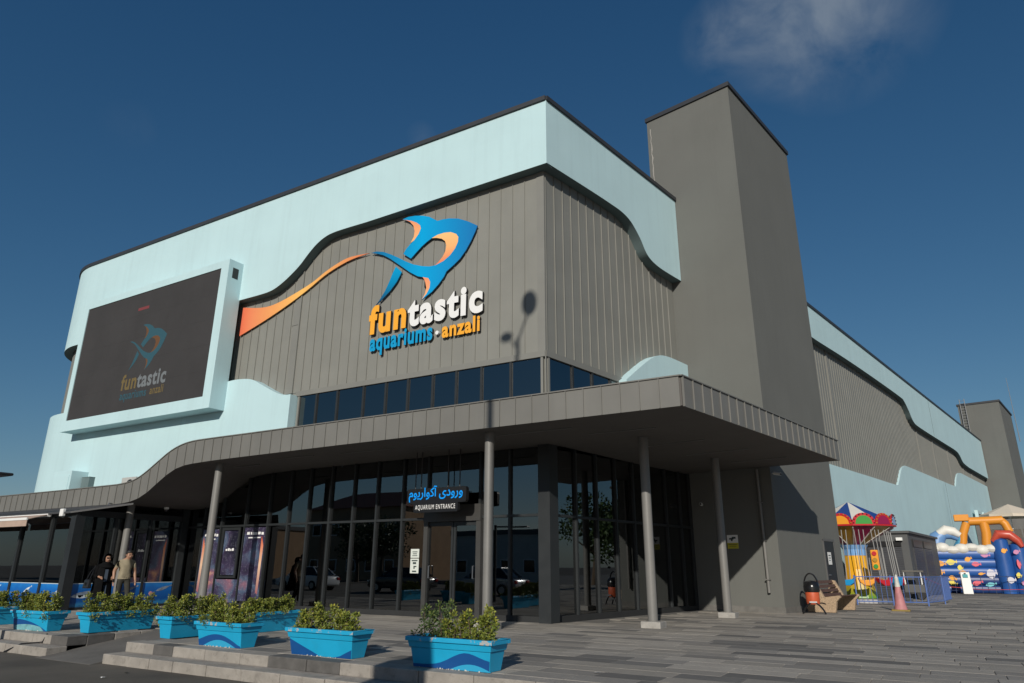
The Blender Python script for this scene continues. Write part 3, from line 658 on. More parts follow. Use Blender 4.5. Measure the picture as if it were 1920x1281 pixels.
M_LY = mat('letter_amber', (.88, .40, .035), .4); M_LW = mat('letter_white', (.80, .80, .79), .4); M_LB = mat('letter_blue', (.005, .30, .58), .4)
t = thing('wall_lettering', 'large raised amber and white word mounted under the fish emblem', 'lettering', (-4.3, .3, 8.0))
letters(t, 'funtastic', lambda k: M_LY if k < 3 else M_LW, (-6.44, -2.20, 8.11, .90), FA, -.30, -.22, .042, 1.16); rel(t)
t = thing('wall_lettering', 'smaller raised blue and amber words with a white dot below the big word', 'lettering', (-4.3, .3, 7.5))
letters(t, 'aquariums', lambda k: M_LB, (-6.35, -3.94, 7.54, .50), FA, -.30, -.23, .036, 1.12)
MB().tube([FA(-3.77, -.22, 7.70), FA(-3.77, -.30, 7.70)], .06, 16).build('dot', M_LW, t)
letters(t, 'anzali', lambda k: M_LY, (-3.60, -2.29, 7.53, .46), FA, -.30, -.23, .036, 1.12); rel(t)

# ------------------------------------------------------------------ LED screen
led = thing('led_screen', 'big dark outdoor screen in a pale cyan box frame on the front wall', 'screen', (-17.2, -.6, 6.3))
LX0, LX1, LZ0, LZ1, LY = -21.85, -12.6, 6.29, 11.78, -.6
b = MB(); SX0, SX1, SZ0, SZ1 = -21.55, -13.02, 6.72, 11.50
for (a, c, d, e) in ((LX0, LX1, LZ0, SZ0), (LX0, LX1, SZ1, LZ1), (LX0, SX0, SZ0, SZ1), (SX1, LX1, SZ0, SZ1)): b.box(a, c, LY, .02, d, e)
b.build('housing', M_CYAN, led)
MB().box(SX0, SX1, LY+.06, LY+.5, SZ0, SZ1).build('display_backing', M_BLACK, led)
M_DISP = mat('led_modules', (.031, .0295, .030), .8, .12, .8, .3, 300, emit=(.02, .018, .018), estr=.25)
nx, nz_ = 9, 5
for i in range(nx):
    for k in range(nz_):
        a, c = SX0+(SX1-SX0)*i/nx, SX0+(SX1-SX0)*(i+1)/nx; d, e = SZ0+(SZ1-SZ0)*k/nz_, SZ0+(SZ1-SZ0)*(k+1)/nz_
        MB().box(a+.001, c-.001, LY+.03, LY+.06, d+.001, e-.001).build('display_module', M_DISP, led)
MB().box(LX1-.01, LX1+.006, -.42, -.18, 11.1, 11.5).build('vent_opening', M_BLACK, led)
M_E1 = mat('screen_blue', (.018, .07, .095), .8, emit=(.02, .10, .14), estr=.1); M_E2 = mat('screen_orange', (.11, .05, .02), .8, emit=(.2, .08, .02), estr=.05); M_E3 = mat('screen_white', (.14, .155, .165), .8, emit=(.2, .22, .25), estr=.06); M_E4 = mat('screen_amber', (.13, .095, .035), .8, emit=(.2, .13, .03), estr=.05)
kx_, kz_ = (-15.70+17.83)/(-2.40+6.16), (9.42-8.27)/(10.78-8.99)
EM = dict(fish_body=M_E1, inner_curve=M_E2, upper_fin=M_E2, lower_fin=M_E2, tail_fin=M_E1)
emblem(led, lambda w_: (-17.83+(w_.x+6.16)*kx_, 8.27+(w_.z-8.99)*kz_), LY+.026, LY+.03, EM)
letters(led, 'funtastic', lambda k: M_E4 if k < 3 else M_E3, (-18.14, -15.36, 7.56, .60), FA, -(LY+.030), -(LY+.026), .03, 1.1)
letters(led, 'aquariums', lambda k: M_E1, (-18.08, -16.42, 7.17, .30), FA, -(LY+.030), -(LY+.026), .02, 1.1)
letters(led, 'anzali', lambda k: M_E4, (-16.2, -15.4, 7.19, .30), FA, -(LY+.030), -(LY+.026), .02, 1.1)
MB().box(-17.9, -17.2, LY+.026, LY+.03, 10.75, 10.87).build('status_text', mat('screen_red', (.14, .03, .035), .8, emit=(.2, .03, .03), estr=.2), led)
for o in led.children: o.location = o.location - led.location

# ------------------------------------------------------------------ small fittings on the building
def dome_cam(loc, label):
    t = thing('security_camera', label, 'camera', loc); MB().lathe([(0, 0), (.07, 0), (.075, -.05), (.06, -.07)], (0, 0, 0), 14).build('mount', M_WHITE, t, smooth=True)
    MB().ball((0, 0, -.09), .055, seg=12).build('lens_dome', mat('smoked_dome', (.05, .05, .055), .1) if 'smoked_dome' not in MATS else MATS['smoked_dome'], t, smooth=True)
def bullet_cam(loc, d, label):
    t = thing('security_camera', label, 'camera', loc); d = Vector(d).normalized()
    MB().tube([(0, 0, 0), d*.06+Vector((0, 0, -.02)), d*.1], .02, 8).build('bracket', M_WHITE, t)
    MB().tube([d*.06, d*.30], .045, 12).build('body', M_WHITE, t, smooth=True); MB().tube([d*.30, d*.305], .036, 12).build('lens', M_BLACK, t)
q = pZ(644, 873, 4.11); dome_cam((q.x, q.y, 4.105), 'white dome camera under the canopy left of the entrance')
q = pZ(342, 955, 3.3); dome_cam((-13.6, -.9, 3.03), 'white dome camera under the low end of the canopy')
q = FB(TS0-.02, 1.95, 3.95); bullet_cam(FB(TS0+.1, TO+.02, 3.98), BN*1+Vector((.2, -.4, -.3)), 'white tube camera at the top of the tower corner under the canopy')
bullet_cam(FB(TS0, .12, 3.15), -BD*1+BN*.3, 'white tube camera on the tower wall beside the side glazing')
q = pA(205, 950, -2.5); t = thing('spotlight', 'small grey spotlight on the low fascia left of the wave', 'spotlight', q+Vector((0, -.0, .1)))
MB().tube([(0, .06, 0), (0, -.02, .0), (.04, -.06, -.06)], .02, 8).build('arm', M_STEEL, t); MB().tube([(.03, -.02, -.05), (.08, -.12, -.12)], [.03, .05], 10).build('head', M_STEEL, t)
# wall box and air conditioner over the canopy
t = thing('wall_box', 'pale cyan service box on the lower cyan wall at far left', 'box', (-20.7, -.3, 3.5))
MB().box(-.85, .42, -.33, .30, -.1, 1.17).build('housing', M_CYAN, t, bevel=.01); MB().box(-.7, .3, -.345, -.33, .1, 1.0).build('lid', M_CYAN, t)
t = thing('dark_teal_box', 'dark teal box beside the cyan service box on the low canopy', 'cuboid', (-19.98, -.12, 3.5)); MB().box(-.27, .22, -.1, .12, 0, .93).build('cover', M_RETURN, t, bevel=.008); MB().box(-.28, .23, -.11, .12, .93, .95).build('cap', M_RETURN, t)  # plain dark teal box built over a dark patch of the wall
t = thing('air_conditioner', 'grey outdoor air conditioner peeping over the wave of the canopy', 'air conditioner', (-16.85, -.25, 3.52)); M_ACU = mat('ac_grey', (.42, .42, .40), .5, .1, 4)
MB().box(-.42, .42, -.15, .15, .1, .72).build('housing', M_ACU, t, bevel=.015); MB().lathe([(.0, 0), (.06, 0), (.06, .02), (.2, .02), (.22, 0), (.24, 0)], (0, 0, 0), 20).build('fan_grille', M_BLACK, t).matrix_local = Matrix.Translation((.1, -.152, .4)) @ Matrix.Rotation(R(90), 4, 'X')
for x in (-.3, .3): MB().box(x-.03, x+.03, -.14, .14, -.1, .1).build('foot', M_BLACK, t)
# hanging entrance sign
SY = .48
t = thing('entrance_sign', 'black hanging entrance sign with blue Persian lettering and white English words', 'sign', (-3.0, -.48, 2.6)); M_SIGN = mat('sign_black', (.012, .012, .013), .35)
def rrect(x0, x1, z0, z1, r):
    p = []
    for cx, cz, a0 in ((x1-r, z1-r, 0), (x0+r, z1-r, 90), (x0+r, z0+r, 180), (x1-r, z0+r, 270)):
        for k in range(5): a = R(a0+k*22.5); p.append((cx+r*math.cos(a), cz+r*math.sin(a)))
    return p
c0, c1 = pA(763, 946, -SY), pA(874.3, 911, -SY)
MB().prism(rrect(c0.x, c1.x, c0.z, c1.z, .06), lambda p, d: Vector((p[0], d, p[1])), -SY, -SY+.12).build('upper_board', M_SIGN, t)
d0, d1 = pA(774.5, 962, -SY), pA(858, 944, -SY)
MB().prism(rrect(d0.x, d1.x, d0.z, c0.z+.03, .05), lambda p, d: Vector((p[0], d, p[1])), -SY+.004, -SY+.1).build('lower_board', M_SIGN, t)
for px in (779.5, 790, 840, 862): 
    q = pA(px, 912, -SY+.06); MB().tube([(q.x, -SY+.06, c1.z-.02), (q.x, -SY+.06, 4.12)], .014, 6).build('hanger_rod', M_BLACK, t)
M_SB = mat('sign_blue', (.0, .26, .75), .4, emit=(.0, .25, .8), estr=.25)
FSG = lambda u, o, z: Vector((u, -SY-o, z))
fa = '\ufee1\ufeee\ufef3\ufead\ufe8d\ufeee\ufedb\ufe81 \ufbfc\ufea9\ufeed\ufead\ufeed'
e0 = pA(767, 937, -SY); e1_ = pA(868, 925, -SY)
letters(t, fa, lambda k: M_SB, (e0.x, e1_.x, c0.z+.17, .27), FSG, 0, .012, .014, 1.0, False, 'persian_lettering')
f0 = pA(778.5, 956, -SY); f1 = pA(853.5, 951, -SY)
letters(t, 'AQUARIUM ENTRANCE', lambda k: M_LW, (f0.x, f1.x, d0.z+.075, .115), FSG, -.004, .008, .002, 1.2, True)
for o in t.children: o.location = o.location - t.location
# notices
M_PAPER = mat('notice_paper', (.62, .66, .62), .7); M_INK = mat('notice_ink', (.03, .05, .05), .7)
def notice(name, label, F, u0, u1, z0, z1, o, marks, m=M_PAPER, mk=M_INK, loc=None):
    c = F((u0+u1)/2, o, z0); t = thing(name, label, 'notice', c)
    b = MB().fbox(F, u0, u1, o, o+.004, z0, z1).build('sheet', m, t); b.location = -c
    for (a, b_, d, e, *mm) in marks:
        x = MB().fbox(F, u0+(u1-u0)*a, u0+(u1-u0)*b_, o+.004, o+.0055, z0+(z1-z0)*d, z0+(z1-z0)*e).build('print', mm[0] if mm else mk, t); x.location = -c
a0, a1 = pA(768, 1075, .3), pA(785, 1046, .3)
notice('paper_notice', 'tall pale notice with a pictogram on the glass left of the entrance door', FA, a0.x, a1.x, a0.z, a1.z-.02, -.314, ((.15, .85, .82, .90), (.3, .7, .62, .76), (.4, .55, .30, .5), (.5, .75, .42, .5), (.25, .75, .08, .18)))
notice('paper_notice', 'small pale notice above the tall one left of the entrance door', FA, a0.x, a1.x, a1.z+.0, a1.z+.225, -.314, ((.2, .8, .62, .72), (.25, .75, .4, .5), (.2, .8, .2, .28)))
w0 = hit(1365, 1029, FB(TS0, 0, 0), BD); w1 = hit(1383, 1003, FB(TS0, 0, 0), BD)
FT_ = lambda u, o, z: FB(TS0-o, u, z)
M_YEL = mat('notice_yellow', (.55, .50, .04), .5)
notice('warning_sign', 'white and yellow camera warning sign on the grey tower wall', FT_, w0.dot(BN), w1.dot(BN), w0.z, w1.z, .002, ((0, 1, 0, .42, M_YEL), (.2, .6, .66, .78), (.45, .8, .72, .86), (.35, .5, .55, .7), (.1, .9, .28, .33), (.2, .8, .16, .2)), M_WHITE)
notice('paper_notice', 'white paper sheet taped to the grey tower door', FB, 12.0, 12.35, 1.35, 1.75, TO+.013, ((.2, .8, .7, .78), (.2, .8, .5, .56), (.2, .6, .3, .36)), M_WHITE)

# galaxy posters behind the left glazing
def galaxy(name, seed, warm):
    m = mat(name, (.03, .02, .05), .5); t = m.node_tree; n = t.nodes; l = t.links; bb = n['Principled BSDF']
    g = n.new('ShaderNodeNewGeometry'); mp = n.new('ShaderNodeMapping'); mp.inputs['Location'].default_value = (seed, seed*2, 0); l.new(g.outputs['Position'], mp.inputs['Vector'])
    ns = n.new('ShaderNodeTexNoise'); ns.inputs['Scale'].default_value = 1.1; ns.inputs['Detail'].default_value = 9; ns.inputs['Distortion'].default_value = .4; l.new(mp.outputs[0], ns.inputs['Vector'])
    rp = n.new('ShaderNodeValToRGB'); e = rp.color_ramp.elements; e[0].position = .36; e[0].color = (.008, .007, .02, 1); e[1].position = .80; e[1].color = (*warm, 1)
    for p_, c_ in ((.48, (.035, .025, .06, 1)), (.57, (.06, .09, .15, 1)), (.67, (.20, .09, .13, 1))): q = e.new(p_); q.color = c_
    l.new(ns.outputs['Fac'], rp.inputs[0])
    vo = n.new('ShaderNodeTexVoronoi'); vo.inputs['Scale'].default_value = 26; l.new(mp.outputs[0], vo.inputs['Vector'])
    lt = n.new('ShaderNodeMath'); lt.operation = 'LESS_THAN'; lt.inputs[1].default_value = .13; l.new(vo.outputs['Distance'], lt.inputs[0])
    mx_ = n.new('ShaderNodeMix'); mx_.data_type = 'RGBA'; mx_.inputs['B'].default_value = (.7, .75, .8, 1); l.new(lt.outputs[0], mx_.inputs['Factor']); l.new(rp.outputs[0], mx_.inputs['A']); l.new(mx_.outputs['Result'], bb.inputs['Base Color'])
    l.new(mx_.outputs['Result'], bb.inputs['Emission Color']); bb.inputs['Emission Strength'].default_value = .10
    return m
PO = -.27
M_FLAME = grad_mat('poster_flame', (.30, .10, .12), (.75, .50, .34), (.65, .10, .03), 'Z')
for k, (u0, u1, z0_, z1_, lb, warm) in enumerate(((-13.15, -12.33, .2, 2.36, 'dark galaxy poster with an orange streak behind the second canopy column', (.75, .4, .2)), (-12.05, -11.40, .95, 2.30, 'framed galaxy poster with an orange glow in the small window', (.85, .42, .2)), (-12.25, -11.2, .14, .82, 'low galaxy poster with a pink nebula beneath the framed one', (.8, .5, .45)), (-11.10, -10.15, .2, 2.38, 'galaxy poster with a red streak along its right edge', (.35, .45, .55)))):
    t = thing('galaxy_poster', lb, 'poster', FA((u0+u1)/2, PO, z0_), 0, 'galaxy posters on the left glazing'); L_ = FA((u0+u1)/2, PO, z0_)
    sh = MB().fbox(FA, u0, u1, PO-.01, PO+.004, z0_, z1_).build('sheet', galaxy('galaxy_print%d' % k, 3.7*k+1, warm), t); sh.location = -L_
    if k in (0, 3):
        x0_ = u0+.03 if k == 0 else u1-.17
        b = MB().prism([(x0_, z0_+.25), (x0_+.10, z0_+.2), (x0_+.14, z1_-.55), (x0_+.03, z1_-.25)], lambda p, d: FA(p[0], d, p[1]), PO+.0045, PO+.006).build('streak', M_FLAME, t); b.location = -L_
        for j, (a, c, zz) in enumerate(((.12, .25, .18), (.30, .36, .18), (.40, .62, .19), (.66, .78, .18), (.82, .93, .19), (.2, .8, .29))):
            b = MB().fbox(FA, u0+(u1-u0)*a, u0+(u1-u0)*c, PO+.0045, PO+.006, z1_-zz-.035, z1_-zz+(.045 if j < 5 else -.0)).build('print', M_LW, t); b.location = -L_
    elif k == 1:
        for j, (a, c) in enumerate(((.2, .32), (.36, .5), (.54, .62), (.66, .8))):
            b = MB().fbox(FA, u0+(u1-u0)*a, u0+(u1-u0)*c, PO+.0045, PO+.006, 1.68, 1.74+.02*(j % 2)).build('print', M_LW, t); b.location = -L_
        for (a, c, d, e) in ((u0-.12, u0-.02, .86, 2.40), (u1+.02, u1+.10, .86, 2.40), (u0-.02, u1+.02, .86, .93), (u0-.02, u1+.02, 2.32, 2.40)):
            b = MB().fbox(FA, a, c, PO-.0, PO+.03, d, e).build('frame', M_FRAME, t); b.location = -L_
# teal panel inside the hall, with added glow to show through dark glass
t = thing('wall_panel', 'mottled teal marble panel standing inside the glazing left of the door', 'panel', FA(-7.45, -.75, 0)); M_TEAL = mat('teal_marble_glow', (.03, .16, .19), .5, .6, 3, col2=(.10, .33, .36), emit=(.03, .17, .20), estr=.8)
MB().box(-.32, .32, 0, .05, 0, 2.3).build('slab', M_TEAL, t); MB().box(-.36, .36, -.02, .09, 0, .06).build('foot', M_FRAME, t)
t = thing('meter_cabinet', 'pale grey electric cabinet inside the bay corner', 'cabinet', (-13.6, .75, 1.05)); MB().box(-.25, .2, 0, .2, 0, .85).build('housing', M_CONC, t, bevel=.01); MB().box(-.02, .02, -.006, 0, .38, .5).build('latch', M_BLACK, t)
# awning over the cafe front
M_AWN = mat('awning_fabric', (.42, .31, .25), .85, .08, 4); 
for k, (x0_, x1_, lb) in enumerate(((-18.35, -15.35, 'half rolled beige awning on the cafe front next to the bay corner'), (-21.6, -18.5, 'half rolled beige awning cut by the left edge of the picture'))):
    t = thing('awning', lb, 'awning', ((x0_+x1_)/2, -3.5, 2.62), 0, 'awnings on the cafe'); h = (x1_-x0_)/2
    b = MB(); b.hexa([(-h, -.62, -.10), (h, -.62, -.10), (h, -.05, .07), (-h, -.05, .07), (-h, -.62, -.085), (h, -.62, -.085), (h, -.05, .085), (-h, -.05, .085)]); b.build('canopy_fabric', M_AWN, t)
    MB().box(-h, h, -.66, -.62, -.12, -.05).build('front_bar', M_WHITE, t); MB().box(-h, h, -.645, -.632, -.30, -.12).build('valance', M_AWN, t)
    MB().tube([(-h-.02, -.05, .06), (h+.02, -.05, .06)], .06, 10).build('roller', M_WHITE, t)
t = thing('wall_lamp', 'small white floodlight at the corner of the cafe bay', 'lamp', (-14.55, -3.5, 2.72)); MB().box(-.09, .09, -.14, -.04, -.11, .11).build('head', M_WHITE, t, bevel=.02); MB().box(-.03, .03, -.05, .1, -.03, .03).build('bracket', M_STEEL, t)

# ------------------------------------------------------------------ planters and shrubs
M_PLB = mat('planter_blue', (.010, .345, .585), .45, .07, 3, .08, 40, grime=.06); M_PLD = mat('planter_dark_wave', (.006, .075, .26), .45, .06, 3); M_PLL = mat('planter_light_wave', (.03, .36, .60), .45)
M_RIM = mat('planter_rim_worn', (.014, .34, .58), .5, .06, 3, .1, 40)
def worn(m, col, thr):
    t = m.node_tree; n = t.nodes; l = t.links; bb = n['Principled BSDF']; src = bb.inputs['Base Color'].links[0].from_socket
    g = n.new('ShaderNodeNewGeometry'); ns = n.new('ShaderNodeTexNoise'); ns.inputs['Scale'].default_value = 7; ns.inputs['Detail'].default_value = 8; ns.inputs['Roughness'].default_value = .7; l.new(g.outputs['Position'], ns.inputs['Vector'])
    mr = n.new('ShaderNodeMapRange'); mr.inputs['From Min'].default_value = thr; mr.inputs['From Max'].default_value = thr+.02; l.new(ns.outputs['Fac'], mr.inputs['Value'])
    x = n.new('ShaderNodeMix'); x.data_type = 'RGBA'; l.new(mr.outputs[0], x.inputs['Factor']); l.new(src, x.inputs['A']); x.inputs['B'].default_value = (*col, 1); l.new(x.outputs['Result'], bb.inputs['Base Color'])
worn(M_RIM, (.40, .40, .38), .575)
M_SOIL = mat('soil', (.05, .033, .022), .95, .4, 20, .8, 60)
M_CHIP = mat('white_gravel', (.62, .60, .56), .8)
def frustum(b, l0, w0, z0_, l1, w1, z1_, m=0):
    b.hexa([(-l0/2, -w0/2, z0_), (l0/2, -w0/2, z0_), (l0/2, w0/2, z0_), (-l0/2, w0/2, z0_), (-l1/2, -w1/2, z1_), (l1/2, -w1/2, z1_), (l1/2, w1/2, z1_), (-l1/2, w1/2, z1_)], m)
BL, BW = 1.18, .27
def planter(loc, rz, label, wave, sc=1.0):
    t = thing('planter', label, 'planter', loc, rz, 'blue planters along the plaza edge'); t.scale = (sc, 1, 1)
    b = MB(); frustum(b, BL, BW, 0, BL+.06, BW+.08, .235); b.build('body', M_PLB, t, bevel=.008)
    b = MB(); frustum(b, BL+.09, BW+.11, .237, BL+.12, BW+.15, .315); b.build('upper_band', M_PLB, t, bevel=.008)
    b = MB()
    for (x0_, x1_, y0_, y1_) in ((-.675, .675, -.235, -.175), (-.675, .675, .175, .235), (-.675, -.61, -.175, .175), (.61, .675, -.175, .175)): b.box(x0_, x1_, y0_, y1_, .317, .372)
    b.build('rim', M_RIM, t, bevel=.007)
    b = MB(); n = 14
    vs = [(-.61+1.22*i/n, -.175+.35*j/5, .335+random.uniform(-.015, .02)) for i in range(n+1) for j in range(6)]
    b.add(vs, [(i*6+j, (i+1)*6+j, (i+1)*6+j+1, i*6+j+1) for i in range(n) for j in range(5)]); b.build('soil', M_SOIL, t)
    def fr(x, z, e): k = z/.235; return Vector((x*(1+.06/BL*k), -(BW+.08*k)/2-e, z))
    for nm, pts, m, e0_, e1_ in wave:
        b = MB(); b.prism(pts, lambda p, d: fr(p[0], p[1], d), e0_, e1_); b.build(nm, m, t)
    if wave:
        b = MB()
        for k in range(16):
            x = random.choice((random.gauss(0, .12), random.uniform(-.5, .5))); x = max(-.62, min(.62, x)); r_ = random.uniform(.004, .013)
            b.ball((x, -BW/2-.012-random.random()*.02, r_*.6), r_, seg=6)
        b.build('gravel', M_CHIP, t)['kind'] = 'stuff'
    return t
h = BL/2-.004
def wv(f, n=16, a=-h, c=h): return [(a+(c-a)*i/n, max(.003, min(.23, f((i/n))))) for i in range(n+1)]
W7 = [('dark_wave', wv(lambda t: .04+.155*math.exp(-((t-.68)/.25)**2)+.06*max(0, t-.6)/.4)+[(h, .003), (-h, .003)], M_PLD, .001, .003),
      ('light_wave', [(.0, .004)]+[(.0+.62*i/10, .004+.075*math.sin(math.pi*i/10)) for i in range(1, 10)]+[(.62, .004)], M_PLL, .003, .0045)]
W6 = [('dark_wave', wv(lambda t: .215*(1-t)**.8*(1-.25*t)+.004, 12, -h, -.02)+[(-h, .003)], M_PLD, .001, .003), ('dark_wave', [(.25, .004), (.38, .03), (.48, .075), (h, .12), (h, .004)], M_PLD, .001, .003)]
W4 = [('dark_wave', wv(lambda t: .09+.125*math.sin(math.pi*min(1, t*1.02))**1.1-.06*t)+[(h, .003), (-h, .003)], M_PLD, .001, .003), ('light_wave', [(-.45+.9*i/10, .004+.10*math.sin(math.pi*i/10)) for i in range(11)], M_PLL, .003, .0045)]
W1 = [('dark_wave', wv(lambda t: .20*(1-t**2.2)+.01)+[(h, .003), (-h, .003)], M_PLD, .001, .003), ('light_wave', [(-h+.02, .004)]+[(-h+.05+1.0*i/10, .06+.055*math.sin(math.pi*(.15+.8*i/10))) for i in range(10)]+[(.5, .004)], mat('planter_faded', (.16, .38, .42), .7, .3, 8), .003, .0045)]
PL = [((2.21, -6.96, 0), 0, 'wave painted blue planter nearest the camera, crossed by a lamp post shadow', W7, 1.0),
      ((-.12, -6.90, 0), 0, 'wave painted blue planter, second nearest, with white gravel at its foot', W6, 1.0),
      ((-2.40, -6.86, 0), 0, 'blue planter with a dark arched wave standing at the kerb before the galaxy posters', W4, .86),
      ((-4.32, -6.10, 0), R(90), 'plain blue planter end-on at the top of the ramp, right side', [], .95),
      ((-6.56, -6.20, 0), R(90), 'long plain blue planter end-on beside the ramp, left side', [], 1.08),
      ((-7.95, -7.00, 0), R(4), 'blue planter with a faded arch wave on the left kerb block', W1, .92),
      ((-10.0, -6.75, 0), R(90), 'blue planter cut by the left edge of the picture', [], 1.0),
      ((-3.98, -4.62, 0), R(90), 'plain blue planter farthest back, behind the kerb row of planters', [], .95)]
M_LEAF = mat('leaf', (.08, .12, .03), .5, 0, attr='tone', spec=.4); M_STEM = mat('stem', (.10, .07, .045), .85)
def leaf_cloud(name, spots, parent, size, rr, cols, tipcol=None):
    """spots: (centre, radii, count)"""
    vs, fs, cs = [], [], []
    for c, rad, n in spots:
        for _ in range(n):
            d = Vector((rr.gauss(0, 1), rr.gauss(0, 1), rr.gauss(0, 1))).normalized()*(rr.random()**.45)
            p = Vector((c[0]+d.x*rad[0], c[1]+d.y*rad[1], c[2]+d.z*rad[2]))
            s_ = size*rr.uniform(.7, 1.35); a = Vector((d.x+rr.gauss(0, .6), d.y+rr.gauss(0, .6), d.z*.6+.45+rr.gauss(0, .5))).normalized()
            sd = a.cross(Vector((rr.gauss(0, 1), rr.gauss(0, 1), rr.gauss(0, 1)))).normalized(); nn = a.cross(sd)
            k = len(vs); vs += [p, p+a*s_*.55+sd*s_*.33+nn*s_*.12, p+a*s_*1.1, p+a*s_*.55-sd*s_*.33+nn*s_*.12]; fs += [(k, k+1, k+2), (k, k+2, k+3)]
            col = rr.choice(cols)
            if tipcol and rr.random() < .05+.75*max(0, (c[2]-.12)/.3)*(.5+.5*d.z): col = rr.choice(tipcol)
            g = rr.uniform(.75, 1.25); cs += [col[0]*g, col[1]*g, col[2]*g, 1]*6
    me = mesh(name, vs, fs, M_LEAF); ca = me.color_attributes.new('tone', 'FLOAT_COLOR', 'CORNER'); ca.data.foreach_set('color', cs)
    return link(name, me, parent)
GREENS = [(.120, .150, .022), (.150, .178, .027), (.090, .125, .020), (.180, .195, .030)]; TIPS = [(.33, .31, .045), (.26, .26, .04), (.21, .23, .035)]
def shrub(parent_loc, rz, x0_, x1_, hgt, dens, label, cat='shrub', seed=1, droop=0, cols=GREENS, tips=TIPS):
    rr = random.Random(seed); t = thing('shrub', label, cat, (parent_loc[0], parent_loc[1], .33), rz, 'shrubs in the blue planters')
    spots = []; st = MB(); x = x0_
    while x < x1_:
        y_ = rr.uniform(-.09, .09); hh = hgt*rr.uniform(.6, .92); lean = rr.uniform(-.06, .06)
        st.tube([(x, y_, 0), (x+lean*.5, y_+rr.uniform(-.03, .03), hh*.5), (x+lean, y_+rr.uniform(-.05, .05), hh*.93)], [.008, .006, .003], 5)
        nb = 4
        for k in range(nb):
            f = (k+.6)/nb; spots.append(((x+lean*f+rr.uniform(-.05, .05), y_+rr.uniform(-.06, .06), hh*f), (.078*(1.2-.62*f), .092*(1.2-.62*f), hh/nb*.62), int(72*dens)))
        x += rr.uniform(.055, .10)
    if droop:
        for k in range(droop):
            xx = rr.uniform(x0_, x1_); sd = rr.choice((-1, -1, 1)); spots.append(((xx, sd*rr.uniform(.19, .28), rr.uniform(-.06, .08)), (.09, .06, .09), int(70*dens)))
    leaf_cloud('foliage', spots, t, .034, rr, cols, tips); st.build('stems', M_STEM, t)
    return t
DARKG = [(.05, .085, .022), (.04, .075, .02), (.062, .098, .028)]
for k, (loc, rz, lb, wv_, sc) in enumerate(PL): planter(loc, rz, lb, wv_, sc)
L7, L6 = PL[0][0], PL[1][0]
shrub(L7, 0, -.50, -.12, .50, .9, 'tallest dark green shrub at the left end of the nearest planter', seed=3, cols=DARKG, tips=[(.12, .15, .04)])
shrub(L7, 0, -.08, .08, .38, .8, 'thin yellow tipped shrub, second from left in the nearest planter', seed=4)
shrub(L7, 0, .16, .36, .42, .9, 'yellow green shrub, third from left in the nearest planter', seed=5)
shrub(L7, 0,   .40, .58, .48, .95, 'upright yellow green shrub at the right end of the nearest planter', seed=6)
shrub(L6, 0, -.50, -.20, .40, 1., 'left shrub of the second nearest planter', seed=7)
shrub(L6, 0, -.14, .16, .42, 1., 'middle shrub of the second nearest planter', seed=8)
shrub(L6, 0, .22, .52, .40, 1., 'right shrub of the second nearest planter', seed=9)
for i, lb, dr, hg in ((2, 'low bushy shrub in the arched wave planter before the posters', 4, .36), (3, 'bushy shrub hanging over the end-on planter right of the ramp', 16, .42), (4, 'long bushy shrub spilling over the planter left of the ramp', 18, .42), (5, 'yellowish shrub with pale sprigs in the faded wave planter', 3, .42), (6, 'shrub in the planter cut by the left edge', 4, .38), (7, 'compact green shrub in the planter farthest back', 6, .36)):
    shrub(PL[i][0], PL[i][1], -.60*PL[i][4], .60*PL[i][4], hg, .95, lb, 'shrub', 20+i, dr)

# ------------------------------------------------------------------ people
def skin_mesh(J, E, root, sub=2):
    me = bpy.data.meshes.new('skin'); names = list(J); me.from_pydata([J[n][0] for n in names], [(names.index(a), names.index(b_)) for a, b_ in E], []); me.update()
    o = bpy.data.objects.new('skin', me); COL.objects.link(o); m = o.modifiers.new('s', 'SKIN'); m.use_smooth_shade = True; o.modifiers.new('u', 'SUBSURF').levels = sub
    for i, n in enumerate(names):
        r_ = J[n][1]; d = me.skin_vertices[0].data[i]; d.radius = (r_, r_) if not isinstance(r_, tuple) else r_; d.use_root = (n == root)
    dg = bpy.context.evaluated_depsgraph_get(); out = bpy.data.meshes.new_from_object(o.evaluated_get(dg)); bpy.data.objects.remove(o); return out
def hand(J, E, side, wrist, d, out):
    d = Vector(d).normalized(); w_ = Vector(J[wrist][0]); p = w_+d*.05; J['palm'+side] = (tuple(p), .024); E.append((wrist, 'palm'+side))
    ax = Vector(out).normalized()
    for k, (o_, ln) in enumerate(((-.030, .055), (-.011, .068), (.009, .065), (.028, .052))):
        a = p+d*.035+ax*o_; b_ = a+d*ln*.6+Vector((.008, 0, 0)); c = b_+d*ln*.4+Vector((.014, 0, -.004))
        for nm, v, r_ in (('a', a, .0095), ('b', b_, .0085), ('c', c, .007)): J['f%s%d%s' % (nm, k, side)] = (tuple(v), r_)
        E += [('palm'+side, 'fa%d%s' % (k, side)), ('fa%d%s' % (k, side), 'fb%d%s' % (k, side)), ('fb%d%s' % (k, side), 'fc%d%s' % (k, side))]
    a = w_+d*.03+Vector((.035, 0, 0)); b_ = a+d*.035+Vector((.012, 0, 0)); J['ta'+side] = (tuple(a), .010); J['tb'+side] = (tuple(b_), .008); E += [('palm'+side, 'ta'+side), ('ta'+side, 'tb'+side)]
M_SKIN = mat('skin', (.36, .20, .13), .55); M_TEE = mat('olive_tshirt', (.27, .23, .155), .9, .1, 12, .5, 60); M_TROU = mat('dark_trousers', (.030, .029, .022), .9, .15, 10); M_HAIR = mat('black_hair', (.012, .010, .009), .6); M_CLOTH = mat('black_cloth', (.007, .007, .0075), .95, .2, 10, spec=.08); M_JEAN = mat('dark_jeans', (.03, .045, .07), .9); M_SHOE = mat('dark_shoes', (.02, .02, .02), .6)
